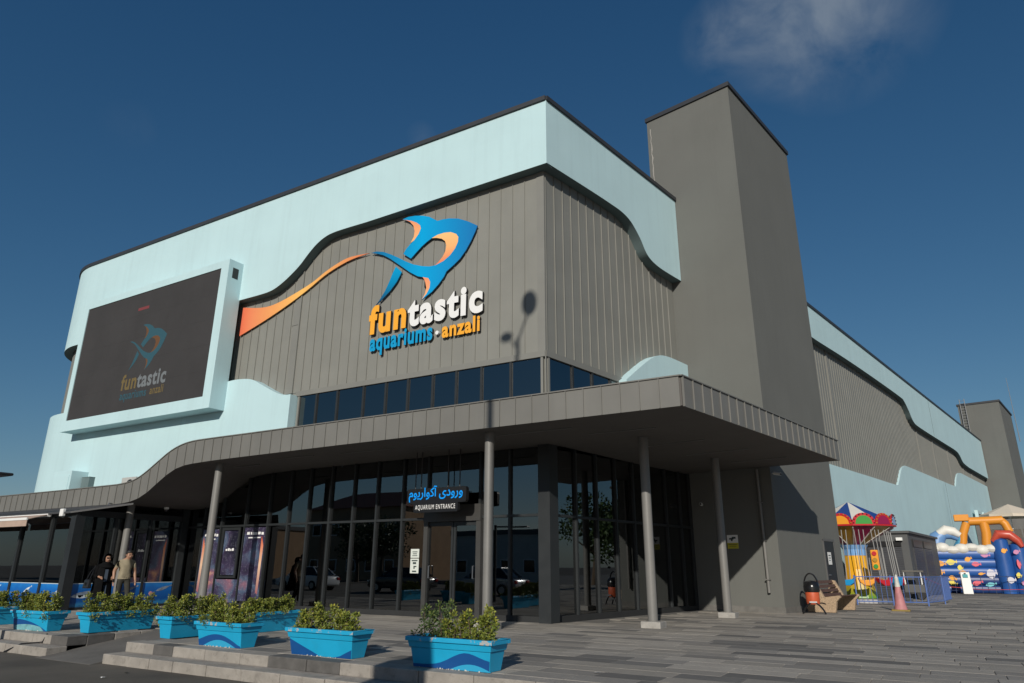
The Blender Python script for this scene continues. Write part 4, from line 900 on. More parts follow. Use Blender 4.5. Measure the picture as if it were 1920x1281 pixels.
def body(h, pose, mats, regions, name='body'):
    J, E = pose; me = skin_mesh(J, E, 'pelvis')
    for m in mats: me.materials.append(m)
    for p in me.polygons: p.material_index = regions(p.center); p.use_smooth = True
    return me
def man_pose():
    J = dict(pelvis=((0, 0, .90), (.15, .12)), spine=((.0, 0, 1.08), (.15, .115)), chest=((.03, 0, 1.25), (.165, .12)), neck=((.09, 0, 1.40), .055), jaw=((.145, 0, 1.445), (.062, .07)), head=((.155, 0, 1.52), (.085, .095)), crown=((.145, 0, 1.585), .062),
             nose=((.245, 0, 1.475), .012), shL=((.03, .19, 1.31), .066), elL=((.0, .26, 1.06), .046), wrL=((.10, .27, .84), .03), shR=((.03, -.19, 1.31), .066), elR=((-.07, -.26, 1.07), .046), wrR=((.02, -.27, .83), .03),
             hipL=((0, .09, .84), .095), knL=((.16, .1, .47), .066), anL=((.12, .1, .09), .045), toL=((.27, .1, .04), .038), hipR=((0, -.09, .84), .095), knR=((.0, -.1, .46), .066), anR=((-.20, -.1, .12), .045), toR=((-.07, -.1, .04), .038))
    E = [('pelvis', 'spine'), ('spine', 'chest'), ('chest', 'neck'), ('neck', 'jaw'), ('jaw', 'head'), ('head', 'crown'), ('jaw', 'nose'), ('chest', 'shL'), ('shL', 'elL'), ('elL', 'wrL'), ('chest', 'shR'), ('shR', 'elR'), ('elR', 'wrR'), ('pelvis', 'hipL'), ('hipL', 'knL'), ('knL', 'anL'), ('anL', 'toL'), ('pelvis', 'hipR'), ('hipR', 'knR'), ('knR', 'anR'), ('anR', 'toR')]
    hand(J, E, 'L', 'wrL', (.2, 0, -1), (1, 0, .1)); hand(J, E, 'R', 'wrR', (.2, 0, -1), (1, 0, .1)); return J, E
def man_reg(c):
    if c.z > 1.385 and abs(c.y) < .14: return 0
    if abs(c.y) > .17 and c.z < 1.17: return 0
    if c.z > .88 and not (abs(c.y) > .2 and c.z < 1.1): return 1
    if c.z < .08: return 3
    return 2 if abs(c.y) < .2 else 0
mp_ = pA(231, 1092, -2.9)
man = thing('person', 'person in an olive T-shirt and dark trousers walking with bowed head', 'person', (mp_.x, -2.9, 0), R(-12))
link('body', body(1.64, man_pose(), [M_SKIN, M_TEE, M_TROU, M_SHOE], man_reg), man)
b = MB(); b.ball((.135, 0, 1.555), .112, .098, .095, 14); hv = b.build('hair', M_HAIR, man, smooth=True)
for v in hv.data.vertices:
    if v.co.x > .2 and v.co.z < 1.57: v.co.x = .15
    v.co += Vector((random.uniform(-1, 1), random.uniform(-1, 1), random.uniform(-1, 1)))*.005
for s_ in (-1, 1): MB().ball((.232, s_*.032, 1.515), .009, seg=8).build('eye', M_BLACK, man); MB().ball((.14, s_*.088, 1.50), .018, .01, .03, 8).build('ear', M_SKIN, man); MB().tube([(.232, s_*.018, 1.535), (.225, s_*.05, 1.537)], .006, 5).build('eyebrow', M_HAIR, man)
MB().tube([(.228, -.025, 1.435), (.233, 0, 1.433), (.228, .025, 1.435)], .006, 5).build('mouth', mat('lips', (.25, .09, .07), .5), man)
b = MB(); b.tube([(0, 0, .865), (0, 0, .90)], .166, 16, caps=False); hm = b.build('shirt_hem', M_TEE, man); hm.scale = (.80, 1.0, 1)
MB().box(.03, .10, -.30, -.285, .79, .87).build('phone_in_hand', M_BLACK, man)
def woman_pose():
    J = dict(pelvis=((0, 0, .84), (.15, .12)), spine=((0, 0, 1.0), (.14, .11)), chest=((.02, 0, 1.15), (.15, .115)), neck=((.05, 0, 1.29), .05), jaw=((.085, 0, 1.35), (.058, .066)), head=((.085, 0, 1.42), (.08, .09)), crown=((.07, 0, 1.485), .06), nose=((.178, 0, 1.385), .011),
             shL=((.02, .165, 1.21), .06), elL=((-.02, .22, .98), .045), wrL=((.14, .17, .90), .028), shR=((.02, -.165, 1.21), .06), elR=((-.04, -.22, .98), .045), wrR=((.15, -.16, .92), .028),
             hipL=((0, .085, .78), .09), knL=((.10, .09, .44), .064), anL=((.05, .09, .08), .042), toL=((.18, .09, .035), .034), hipR=((0, -.085, .78), .09), knR=((.02, -.09, .44), .064), anR=((-.12, -.09, .10), .042), toR=((-.0, -.09, .04), .034))
    E = [('pelvis', 'spine'), ('spine', 'chest'), ('chest', 'neck'), ('neck', 'jaw'), ('jaw', 'head'), ('head', 'crown'), ('jaw', 'nose'), ('chest', 'shL'), ('shL', 'elL'), ('elL', 'wrL'), ('chest', 'shR'), ('shR', 'elR'), ('elR', 'wrR'), ('pelvis', 'hipL'), ('hipL', 'knL'), ('knL', 'anL'), ('anL', 'toL'), ('pelvis', 'hipR'), ('hipR', 'knR'), ('knR', 'anR'), ('anR', 'toR')]
    hand(J, E, 'L', 'wrL', (.9, -.3, -.2), (.2, .2, 1)); hand(J, E, 'R', 'wrR', (.9, .3, -.2), (.2, -.2, 1)); return J, E
def wom_reg(c):
    if c.z > 1.30 and c.x > .05: return 0
    if c.x > .13 and c.z > .8 and c.z < 1.05: return 0
    if c.z < .07: return 3
    return 1 if c.z > .7 else 2
wp = pA(193, 1092, -3.2)
wom = thing('person', 'person in a black coat and headscarf with sunglasses', 'person', (wp.x, -3.2, 0), R(-15))
link('body', body(1.54, woman_pose(), [M_SKIN, M_CLOTH, M_JEAN, M_SHOE], wom_reg), wom)
b = MB(); rr = random.Random(5); seg = 28
for i, (z, rx, ry, ox) in enumerate(((1.27, .10, .13, .03), (1.20, .145, .21, .02), (1.08, .165, .225, .0), (.92, .175, .225, -.02), (.75, .20, .24, -.02), (.55, .225, .255, -.03), (.38, .245, .27, -.04))):
    for j in range(seg):
        a = 2*math.pi*j/seg; f = 1+(.055*math.sin(a*7+i*.4)+.03*math.sin(a*11))*(i/6); b.v.append(Vector((ox+rx*f*math.cos(a), ry*f*math.sin(a), z)))
for i in range(6):
    for j in range(seg):
        if i >= 1 and j in (0, seg-1): continue              # open down the front
        b.f.append((i*seg+j, i*seg+(j+1) % seg, (i+1)*seg+(j+1) % seg, (i+1)*seg+j)); b.m.append(0)
b.build('coat', M_CLOTH, wom, smooth=True)
for s_ in (-1, 1): MB().tube([(.02, s_*.165, 1.21), (-.02, s_*.235, .98), (.10, s_*.18, .915)], [.085, .07, .055], 10).build('sleeve', M_CLOTH, wom, smooth=True)
b = MB(); n1, n2 = 10, 18
for i in range(n1+1):
    a = math.pi*.62*i/n1
    for j in range(n2+1):
        ph = R(55)+R(250)*j/n2; r_ = .118+.02*(i/n1)
        b.v.append(Vector((.065+r_*math.sin(a)*math.cos(ph)*1.08, r_*math.sin(a)*math.sin(ph), 1.425+.125*math.cos(a)-.10*max(0, i/n1-.6))))
for i in range(n1):
    for j in range(n2): k = i*(n2+1)+j; b.f.append((k, k+n2+1, k+n2+2, k+1)); b.m.append(0)
for i in range(13):
    a = 2*math.pi*i/12
for z, rx, ry in ((1.33, .10, .10),): pass
b.build('headscarf', M_CLOTH, wom, smooth=True)
b = MB(); b.tube([(.04, 0, 1.34), (.03, 0, 1.27), (.02, 0, 1.19)], [.085, .12, .19], 16); b.build('scarf_wrap', M_CLOTH, wom, smooth=True)
for s_ in (-1, 1): MB().ball((.165, s_*.034, 1.425), .012, .027, .020, 8).build('sunglass_lens', M_BLACK, wom)
MB().tube([(.165, -.012, 1.43), (.172, 0, 1.43), (.165, .012, 1.43)], .004, 5).build('sunglass_bridge', M_BLACK, wom)
MB().tube([(.155, -.02, 1.335), (.161, 0, 1.333), (.155, .02, 1.335)], .005, 5).build('mouth', MATS['lips'], wom)
MB().box(.125, .15, -.03, .05, .80, 1.12).build('blouse', mat('grey_blue_blouse', (.05, .07, .10), .9), wom)
bg_ = thing('handbag', 'black shoulder bag hanging beside the person in the black coat', 'bag', (wp.x-.12, -3.56, .62), R(-10)); M_LEA = mat('black_leather', (.013, .013, .014), .35)
b = MB(); frustum(b, .34, .14, 0, .28, .08, .24); b.build('bag_body', M_LEA, bg_, bevel=.03); MB().tube([(-.11, 0, .23), (-.09, .06, .42), (.0, .14, .60), (.09, .06, .42), (.11, 0, .23)], .010, 6).build('strap', M_LEA, bg_)
MB().box(-.06, .06, -.075, -.066, .08, .16).build('flap', M_LEA, bg_)

# ------------------------------------------------------------------ litter bin, bench, cone
bp = FB(8.22, 3.05, 0); t = thing('litter_bin', 'orange and black litter bin on curved black legs by the tower', 'litter bin', bp, .15)
M_BORG = mat('orange_bin', (.52, .095, .035), .45, .12, 6, grime=.1); M_GLB = mat('gloss_black', (.012, .012, .013), .22)
MB().lathe([(0, .26), (.17, .26), (.185, .34), (.19, .60), (.185, .62), (0, .62)], (0, 0, 0), 24).build('barrel', M_BORG, t, smooth=True)
MB().lathe([(.192, .58), (.215, .60), (.22, .72), (.20, .82), (.13, .88), (0, .90)], (0, 0, 0), 24).build('lid', M_GLB, t, smooth=True)
MB().tube([(-.19+.19*(1-math.cos(math.pi*i/12)), 0,   .72+.37*math.sin(math.pi*i/12)) for i in range(13)], .022, 8).build('hoop', M_GLB, t, smooth=True)
for k in range(2):
    y_ = (-.14, .14)[k]; MB().tube([(-.30+.60*i/12, y_, .005+.30*math.sin(math.pi*i/12)**.8) for i in range(13)], .022, 8).build('leg', M_GLB, t, smooth=True)
MB().box(-.1, .1, -.205, -.19, .30, .34).build('latch', M_STEEL, t)
bo = FB(9.1, 2.55, 0); t = thing('bench', 'bench with exposed pebble concrete ends and brown slats against the tower', 'bench', bo, BTH)
M_PEB = mat('pebble_concrete', (.40, .29, .19), .9, .45, 45, .9, 70); M_SLAT = mat('brown_slat', (.10, .052, .035), .6, .2, 9)
end = [(0.02, 0), (.80, 0), (.86, .30), (.98, .42), (.96, .48), (.52, .42), (.30, .86), (.18, .88), (.12, .80), (.0, .10)]
for u in (0, 1.85):
    e = MB().prism(end, lambda p, d: Vector((d, -p[0], p[1])), u, u+.14).build('side_panel', M_PEB, t, bevel=.012)
    if u == 0: MB().prism([(.32+.04*i, .245+.03*math.sin(math.pi*i/6)) for i in range(7)]+[(.56-.04*i, .21+.03*math.sin(math.pi*(6-i)/6)) for i in range(7)], lambda p, d: Vector((-d, -p[0], p[1])), .0, .004).build('carved_mark', M_BLACK, e)
for k in range(4):
    f = k/3; y_ = -(.46-.22*f); z = .47+.36*f
    b = MB(); b.hexa([(.14, y_-.03, z-.045), (1.85, y_-.03, z-.045), (1.85, y_, z-.045), (.14, y_, z-.045), (.14, y_+.008, z+.045), (1.85, y_+.008, z+.045), (1.85, y_+.038, z+.045), (.14, y_+.038, z+.045)]); b.build('back_slat', M_SLAT, t, bevel=.006)
for k in range(4):
    y_ = -(.52+.105*k); b = MB(); b.box(.14, 1.85, y_-.09, y_, .40+.013*k, .43+.013*k); b.build('seat_slat', M_SLAT, t, bevel=.006)
cp = pZ(1690, 1146, 0); t = thing('traffic_cone', 'tall faded pink traffic cone with white neck in front of the swing ride', 'traffic cone', cp)
M_PINK = mat('faded_pink_plastic', (.46, .19, .20), .6, .15, 5, grime=.2)
MB().lathe([(.185, .05), (.15, .2), (.075, .70), (.07, .70)], (0, 0, 0), 20).build('cone_body', M_PINK, t, smooth=True); MB().lathe([(.078, .70), (.055, .93), (.06, .95), (.03, 1.0), (.03, 1.05), (0, 1.06)], (0, 0, 0), 20).build('neck', mat('dirty_white_plastic', (.55, .55, .50), .6, .2, 6), t, smooth=True)
b = MB(); b.box(-.25, .25, -.25, .25, 0, .05); b.build('base', mat('ochre_rubber', (.25, .18, .05), .8), t, bevel=.012)

# ------------------------------------------------------------------ swing ride
RC = Vector((4.92, 16.9, 0)); ride = thing('swing_ride', 'small chair swing carousel with blue and white tent top behind the tower', 'carousel', RC)
def pm_(nm, c, r_=.4, **k): return mat(nm, c, r_, **k)
M_RY = grad_mat('ride_yellow', (.10, .25, .03), (.78, .38, .02), (.80, .42, .03), 'Z', .25); M_RB = pm_('ride_blue', (.015, .06, .26)); M_RW = pm_('ride_white', (.70, .68, .62)); M_RR = pm_('ride_red', (.50, .02, .03), .3); M_RM = pm_('ride_magenta', (.28, .012, .07), .3); M_RG = pm_('ride_gold', (.40, .23, .03), .3); M_RGN = pm_('ride_green', (.05, .28, .05), .3); M_RO = pm_('ride_orange', (.78, .32, .03), .3); M_RLB = pm_('ride_light_blue', (.20, .40, .72), .3)
MB().lathe([(0, 0), (1.8, 0), (1.8, .14), (0, .14)], (0, 0, 0), 32).build('platform', M_STEEL, ride)
MB().lathe([(.66, .14), (.52, .6), (.43, 1.2), (.40, 1.72)], (0, 0, 0), 12).build('column', M_RY, ride)
MB().lathe([(.41, 1.72), (.42, 1.95), (.52, 2.12), (.3, 2.12)], (0, 0, 0), 12).build('column_head', M_RLB, ride)
nS = 12; RI = 1.62; zr = 2.80
def pol(r_, a, z): return Vector((r_*math.cos(a), r_*math.sin(a), z))
for k in range(nS):
    a0_, a1_ = 2*math.pi*(k+.25)/nS, 2*math.pi*(k+1.25)/nS; am = (a0_+a1_)/2
    b = MB(); b.add([pol(.05, a0_, 3.80), pol(.05, a1_, 3.80), pol(1.0, a1_, 3.34), pol(1.0, a0_, 3.34), pol(RI, a1_, 3.02), pol(RI, a0_, 3.02)], [(0, 1, 2, 3), (3, 2, 4, 5)]); b.build('tent_segment', (M_RB, M_RW)[k % 2], ride)
    b = MB(); b.add([pol(RI-.05, a0_, zr), pol(RI-.05, a1_, zr), pol(.42, a1_, 2.12), pol(.42, a0_, 2.12)], [(0, 1, 2, 3)]); b.build('underside_segment', (M_RG, M_RM)[k % 2], ride)
    c0_, c1_ = pol(RI, a0_, 0), pol(RI, a1_, 0); tx = (c1_-c0_); ln = tx.length; tx.normalize(); nr = Vector((math.cos(am), math.sin(am), 0))
    arch = [(0, 0), (ln, 0)]+[(ln/2+ln/2*math.cos(math.pi*i/10), .10+.38*math.sin(math.pi*i/10)) for i in range(0, 11)]
    cr = MB().prism(arch, lambda p, d: c0_+tx*p[0]+nr*d+Vector((0, 0, zr+p[1])), -.02, .02).build('crest_panel', M_RR, ride)
    ins = [(ln*.12, .06), (ln*.88, .06)]+[(ln/2+ln*.36*math.cos(math.pi*i/10), .10+.28*math.sin(math.pi*i/10)) for i in range(0, 11)]
    MB().prism(ins, lambda p, d: c0_+tx*p[0]+nr*d+Vector((0, 0, zr+p[1])), .02, .03).build('inset', (M_RO, M_RGN, M_RM, M_RLB)[k % 4], cr)
    b = MB()
    for i in range(9): an = math.pi*i/8; b.ball(c0_+tx*(ln/2+ln*.45*math.cos(an))+nr*.03+Vector((0, 0, zr+.10+.34*math.sin(an))), .03, seg=6)
    b.build('bulbs', M_BLACK if k % 2 else M_RG, cr)['kind'] = 'stuff'
    MB().tube([pol(RI-.1, a0_, zr-.05), pol(.46, a0_, 2.15)], .022, 5).build('lamp_tube', M_RW, ride)
for k in range(14):
    a = 2*math.pi*(k+.1)/14; b = MB(); rp_ = 1.42
    for da in (-.12, .0, .12): b.tube([pol(rp_-.05, a+da, 2.66), pol(rp_+.06, a+da*.7, .80)], .014, 4)
    b.build('chain', mat('chain_grey', (.36, .36, .35), .5) if 'chain_grey' not in MATS else MATS['chain_grey'], ride)
    c = pol(rp_+.06, a, .62); tg = Vector((-math.sin(a), math.cos(a), 0)); m = (M_RR, MATS['emblem_blue'], M_RO)[k % 3] if k % 3 != 1 else pm_('gondola_blue%d' % k, (.02, .30, .62), .3)
    b = MB(); ra = Vector((math.cos(a), math.sin(a), 0))
    prof = [(-.28, .20), (-.23, .02), (-.07, -.09), (.11, -.09), (.25, 0), (.31, .24), (.20, .14), (-.15, .11)]
    b.prism(prof, lambda p, d: c+tg*p[0]+ra*d+Vector((0, 0, p[1]+.08)), -.12, .12); b.build('gondola', m, ride, bevel=.03)
# three-lamp ornament hanging from the rim
q = hit(1641, 1050, RC-Vector((0, 1.7, 0)), (0, 1, 0))-RC
orn = MB().box(q.x-.13, q.x+.13, q.y-.05, q.y+.05, q.z-.36, q.z+.36).build('signal_board', M_RO, ride, bevel=.03)
for i, m in enumerate((M_RGN, MATS['ride_gold'], M_RR)): MB().tube([(q.x, q.y-.05, q.z-.23+.23*i), (q.x, q.y-.09, q.z-.23+.23*i)], .08, 12).build('signal_lamp', m, orn)
fb = thing('barrier_fence', 'low blue metal barrier around the swing ride', 'fence', (6.3, 14.2, 0)); M_BLF = pm_('barrier_blue', (.10, .17, .42), .4)
fp = [Vector((5.05, 13.95, 0)), Vector((6.2, 14.0, 0)), Vector((7.25, 14.25, 0)), Vector((7.75, 16.2, 0)), Vector((8.0, 18.6, 0))]; o_ = Vector((6.3, 14.2, 0))
for a, c in zip(fp, fp[1:]):
    a, c = a-o_, c-o_; b = MB(); n = int((c-a).length/.16)
    for z in (.12, .95): b.tube([a+Vector((0, 0, z)), c+Vector((0, 0, z))], .018, 6)
    for i in range(1, n): p = a+(c-a)*i/n; b.tube([p+Vector((0, 0, .12)), p+Vector((0, 0, .95))], .009, 4)
    b.build('rail_panel', M_BLF, fb)
    MB().tube([a, a+Vector((0, 0, 1.0))], .024, 8).build('post', M_BLF, fb)

# ------------------------------------------------------------------ kiosk, inflatable, ride frame
KTH = BTH+R(3.4); KO = FB(22.4, 2.7, 0)-Matrix.Rotation(KTH, 3, 'Z') @ Vector((0, -1.4, 0))
kk = thing('kiosk', 'dark grey kiosk with roller shutters standing against the cyan side wall', 'kiosk', KO, KTH)
M_KIO = mat('kiosk_grey', (.085, .087, .088), .6, .08, 1); M_SHU = mat('shutter_grey', (.06, .062, .07), .45, .1, 2)
MB().box(0, 8.6, -1.4, 1.2, 0, 2.74).build('shell', M_KIO, kk); b = MB(); b.box(-.12, 8.7, -1.5, 1.2, 2.74, 2.84); b.build('roof', M_KIO, kk)
for (face, a0_, a1_) in (('f', -1.1, .9), ('s', .9, 3.4), ('s', 3.9, 6.4)):
    b = MB(); z = .05
    while z < 2.1:
        if face == 'f': b.box(-.05, -.001, a0_, a1_, z, z+.062)
        else: b.box(a0_, a1_, -1.45, -1.401, z, z+.062)
        z += .075
    sh = b.build('roller_shutter', M_SHU, kk)
    if face == 's': MB().box(a0_, a1_, -1.46, -1.405, 2.17, 2.5).build('shutter_box', M_BLACK, sh)
    else: MB().box(-.06, -.005, a0_, a1_, 2.17, 2.4).build('shutter_box', M_BLACK, sh)
MB().box(-.2, -.04, -1.2, -.95, 2.42, 2.55).build('flood_lamp', M_WHITE, kk)
t = thing('golf_cart', 'small cart with a beige roof parked behind the blue barrier', 'cart', (6.72, 20.3, 0)); t.scale = (.62, .8, .85); M_ROOFB = mat('cart_roof', (.13, .12, .105), .6)
b = MB(); b.box(-.6, .7, -.5, .5, 1.28, 1.36); b.build('roof', M_ROOFB, t, bevel=.03); b = MB(); b.box(-.6, .65, -.5, .5, .3, .7); b.build('body', M_KIO, t, bevel=.05)
for x in (-.5, .5):
    for y_ in (-.42, .42): MB().tube([(x, y_, .6), (x, y_, 1.3)], .03, 6).build('pillar', M_WHITE, t); MB().tube([(x*.9, y_*1.12, .22), (x*.9, y_*.9, .22)], .2, 14).build('wheel', M_BLACK, t)
# inflatable castle
IO = Vector((7.45, 30.6, 0)); IU = Vector((3.4, .72, 0)).normalized(); IN_ = Vector((IU.y, -IU.x, 0))
def FI(u, o, z): return IU*u*1.1+IN_*o+Vector((0, 0, z*1.22))
inf = thing('bouncy_castle', 'blue inflatable castle printed with sea animals and topped by white foam lobes', 'bouncy castle', IO)
M_IB = mat('inflatable_blue', (.02, .09, .32), .35, .1, 1.5); M_IW = mat('inflatable_white', (.72, .70, .64), .5); M_IDB = mat('inflatable_deep_blue', (.012, .04, .16), .35)
def bulge(nm, u0, u1, z0_, z1_, o, m, d=.10):
    b = MB(); n = 8
    for i in range(n+1): a = math.pi*i/n; z = z0_+(z1_-z0_)*(1-math.cos(a))/2; b.v += [FI(u0, o+d*math.sin(a), z), FI(u1, o+d*math.sin(a), z)]
    for i in range(n): b.f.append((2*i, 2*i+1, 2*i+3, 2*i+2)); b.m.append(0)
    b.build(nm, m, inf, smooth=True)
MB().fbox(FI, 0, 2.75, -2.5, -.0, 0, 1.78).build('core', M_IDB, inf)
for k, (a, c) in enumerate(((0, .32), (.32, .70), (.70, 1.06), (1.06, 1.42), (1.42, 1.80))): bulge('air_tube', 0, 2.75, a, c, 0, M_IDB if k < 2 else M_IB)
for k in range(7): u = .15+.42*k; MB().ball(FI(u, -.1, 1.84+.06*math.sin(k*2.1)), .38, .34, .24+.05*(k % 2), 12).build('foam_lobe', M_IW, inf, smooth=True)
for u, h_ in ((3.05, 2.2), (3.75, 2.0), (4.5, 1.9)):
    MB().tube([FI(u, .0, 0), FI(u, 0, h_*.5), FI(u, 0, h_), FI(u, 0, h_+.18)], [.40, .42, .38, .12], 18).build('tower_tube', M_IB, inf, smooth=True)
M_IR = mat('inflatable_red', (.50, .07, .04), .35)
MB().tube([FI(2.75, .1, 2.15), FI(3.0, .2, 2.45), FI(3.45, .25, 2.42), FI(3.75, .35, 2.15), FI(3.85, .45, 1.9)], [.12, .24, .26, .20, .10], 12).build('red_arch', M_IR, inf, smooth=True)
cols = [(.80, .36, .04), (.72, .12, .16), (.75, .62, .10), (.62, .60, .66), (.16, .52, .58), (.55, .22, .40)]
IMc = [mat('print_colour%d' % i, c, .5) for i, c in enumerate(cols)]
rr = random.Random(11)
for (u, z, w_, h_, c) in ((.35, 1.22, .45, .30, 0), (.80, 1.28, .5, .32, 2), (1.55, 1.40, .35, .26, 0), (2.30, 1.58, .42, .26, 5), (1.85, 1.20, .42, .26, 1), (.25, .85, .4, .34, 0), (1.15, 1.05, .25, .30, 2), (1.25, .82, .45, .30, 0), (2.0, .80, .32, .14, 0), (2.42, .80, .48, .50, 3), (.75, .62, .36, .26, 0), (.3, .44, .45, .24, 5), (.72, .42, .4, .26, 2), (1.75, .42, .5, .26, 1), (2.3, .36, .5, .22, 4), (1.35, .40, .4, .2, 4)):
    fish_patch(inf, FI, u, .095, z, w_*.85, h_, IMc[c], rr.uniform(-.4, .4)).location = (0, 0, 0)
for (u, z, w_, h_, c) in ((3.05, 1.75, .3, .26, 0), (3.55, 1.7, .34, .24, 5), (3.55, 1.2, .18, .5, 1), (3.1, .55, .42, .34, 3), (3.65, .42, .42, .26, 5), (3.45, .75, .25, .3, 2)):
    fish_patch(inf, FI, u, .425, z, w_*.8, h_, IMc[c], rr.uniform(-.3, .3))
wf = thing('safety_fence', 'thin blue safety fence with bars in front of the inflatable castle', 'fence', IO+IN_*1.0); M_SF = pm_('safety_blue', (.03, .05, .12), .5); b = MB()
for z in (.15, .85): b.tube([IU*.1+Vector((0, 0, z)), IU*5+Vector((0, 0, z))], .014, 5)
b.build('rail', M_SF, wf)
for k in range(9): MB().tube([IU*(.1+.6*k), IU*(.1+.6*k)+Vector((0, 0, .9))], .014, 5).build('post', M_SF, wf)
o = MB().tube([Vector((7.3, 14.3, .9)), Vector((7.7, 22, .55)), Vector((8.0, 29, .35)), Vector((9.5, 29.2, .22)), Vector((12.5, 29.8, .28))], .014, 5).build('rope', pm_('red_rope', (.45, .06, .05), .7)); tag(o, 'thin red rope strung from the blue barrier past the inflatable castle', 'rope')
pp_ = pZ(1816, 1114, 0); t = thing('ticket_post', 'white ticket terminal post in front of the inflatable castle', 'terminal', pp_, .1)
b = MB(); b.hexa([(-.22, -.16, 0), (.22, -.16, 0), (.22, .16, 0), (-.22, .16, 0), (-.2, -.06, 1.06), (.2, -.06, 1.06), (.2, .16, 1.06), (-.2, .16, 1.06)]); b.build('housing', M_WHITE, t, bevel=.02); MB().box(-.12, .10, -.13, -.092, .80, .96).build('panel', pm_('teal_print', (.06, .35, .38)), t); MB().box(-.05, .03, -.12, -.085, .97, 1.02).build('reader', M_BLACK, t)
cu = thing('inflatable_wave', 'blue and white striped inflatable wave curling above the kiosk', 'inflatable', (7.0, 33.2, 0))
pts = [hit(px, py, (7, 33.2, 0), (0, 1, 0))-Vector((7.0, 33.2, 0)) for px, py in ((1752, 1060), (1754, 1030), (1758, 1008), (1770, 1000), (1785, 1003), (1797, 1010))]
MB().tube(pts, [.55, .5, .42, .34, .26, .16], 14).build('curl', pm_('wave_blue', (.14, .28, .52), .4), cu, smooth=True)
MB().tube([p+Vector((.1, -.12, .16)) for p in pts[2:]], [.25, .30, .26, .16], 12).build('foam_crest', M_IW, cu, smooth=True)
sf = thing('slide_frame', 'orange inflatable pipe frame with cyan legs rising behind the castle', 'inflatable', (9.3, 34.5, 0)); SFO = Vector((9.3, 34.5, 0))
def sp_(px, py): return hit(px, py, SFO, (0, 1, 0))-SFO
M_SO = pm_('pipe_orange', (.72, .28, .03), .4); M_SCY = mat('pipe_cyan', (.10, .42, .62), .4, 0, col2=(.02, .12, .25), vscale=9)
MB().tube([sp_(1815, 978), sp_(1845, 977), sp_(1880, 975)], .24, 12).build('cross_pipe', M_SO, sf, smooth=True)
a_, c_ = sp_(1789, 978), sp_(1815, 965); MB().box(a_.x, c_.x, -.3, .3, a_.z, c_.z).build('box_head', M_SO, sf, bevel=.04)
MB().tube([sp_(1812, 980), sp_(1806, 1000), sp_(1804, 1060)], .22, 12).build('leg', M_SO, sf, smooth=True)
MB().tube([sp_(1808, 996), sp_(1794, 1026), sp_(1788, 1060)], .17, 12).build('lower_leg', M_SCY, sf, smooth=True)
MB().tube([sp_(1844, 980), sp_(1849, 1000), sp_(1852, 1060)], .25, 12).build('leg', M_SO, sf, smooth=True)
MB().tube([sp_(1872, 973), sp_(1884, 982), sp_(1893, 998)], .22, 12).build('leg', M_SO, sf, smooth=True)
MB().tube([sp_(1893, 998), sp_(1912, 1020), sp_(1935, 1045)], .15, 12).build('lower_leg', M_SCY, sf, smooth=True)
# terrace with parasol at the far right
te = thing('terrace', 'grey raised terrace behind the inflatables at the right edge', 'terrace', (16, 46, 0)); M_TER = mat('terrace_grey', (.09, .09, .088), .8, .1, 1)
MB().box(-5.2, 9, 0, 8, 0, 2.6).build('base_wall', M_TER, te); MB().box(-5.2, 9, 0, .2, 2.6, 3.3).build('parapet', M_TER, te); MB().box(-5.2, 9, 7.8, 8, 2.6, 5.2).build('back_wall', M_INT, te)
for k in range(6): MB().box(-5.0+2.2*k, -2.9+2.2*k, .08, .1, 3.3, 3.9).build('glass_panel', M_GLASS, te)
pr = thing('parasol', 'large cream parasol on the far terrace', 'parasol', (12.75, 47.5, 2.6)); M_PAR = mat('cream_canvas', (.62, .54, .44), .85)
MB().tube([(0, 0, 0), (0, 0, 3.0)], .04, 8).build('pole', M_WHITE, pr)
for k in range(8):
    a0_, a1_ = 2*math.pi*k/8, 2*math.pi*(k+1)/8; b = MB(); b.add([(0, 0, 3.1), pol(1.9, a0_, 2.35), pol(1.9, a1_, 2.35), pol(1.9, a0_, 2.15), pol(1.86, a1_, 2.15)], [(0, 1, 2), (1, 3, 4, 2)]); b.build('canopy_segment', M_PAR, pr)
for k, (x, y_) in enumerate(((11.9, 47.0), (14.1, 47.3))):
    t = thing('terrace_table', ('white terrace table left of the parasol pole', 'white terrace table right of the parasol pole')[k], 'table', (x, y_, 2.6)); MB().lathe([(0, 1.10), (.45, 1.10), (.45, 1.14), (0, 1.14)], (0, 0, 0), 16).build('top', M_WHITE, t); MB().tube([(0, 0, 0), (0, 0, 1.1)], .04, 8).build('leg', M_WHITE, t)

# ------------------------------------------------------------------ street side: lamps, cars, houses and trees opposite
lm = thing('lamp_mast', 'tall lamp mast with two round heads whose shadow crosses the facade', 'lamp mast', (4.22, -16.0, -.3)); M_MAST = mat('mast_grey', (.20, .20, .20), .5, .1, 3)
MB().tube([(0, 0, 0), (0, 0, 8), (0, 0, 14.9)], [.13, .09, .055], 12).build('pole', M_MAST, lm, smooth=True)
MB().tube([(0, 0, 14.8), (.16, .0, 15.2), (.34, .0, 15.6)], .03, 8).build('arm', M_MAST, lm); MB().ball((.36, 0, 15.85), .24, .14, .36, 16).build('lamp_head', M_MAST, lm, smooth=True)
MB().tube([(0, 0, 14.6), (-.2, 0, 14.85)], .03, 8).build('arm', M_MAST, lm); MB().ball((-.36, 0, 14.98), .20, .12, .14, 14).build('lamp_head', M_MAST, lm, smooth=True)
MB().tube([(0, 0, 0), (0, 0, .5)], .17, 12).build('base', M_MAST, lm)
b = MB(); b.prism([(-.12, 3.3), (.58, 3.3), (.58, 4.75), (.1, 4.75), (-.28, 4.45), (-.28, 3.9)], lambda p, d: Vector((p[0], d, p[1])), .10, .16); b.build('shadow_board', M_MAST, lm, bevel=.01)  # unseen board added and shaped to cast the wide shadow on the planter
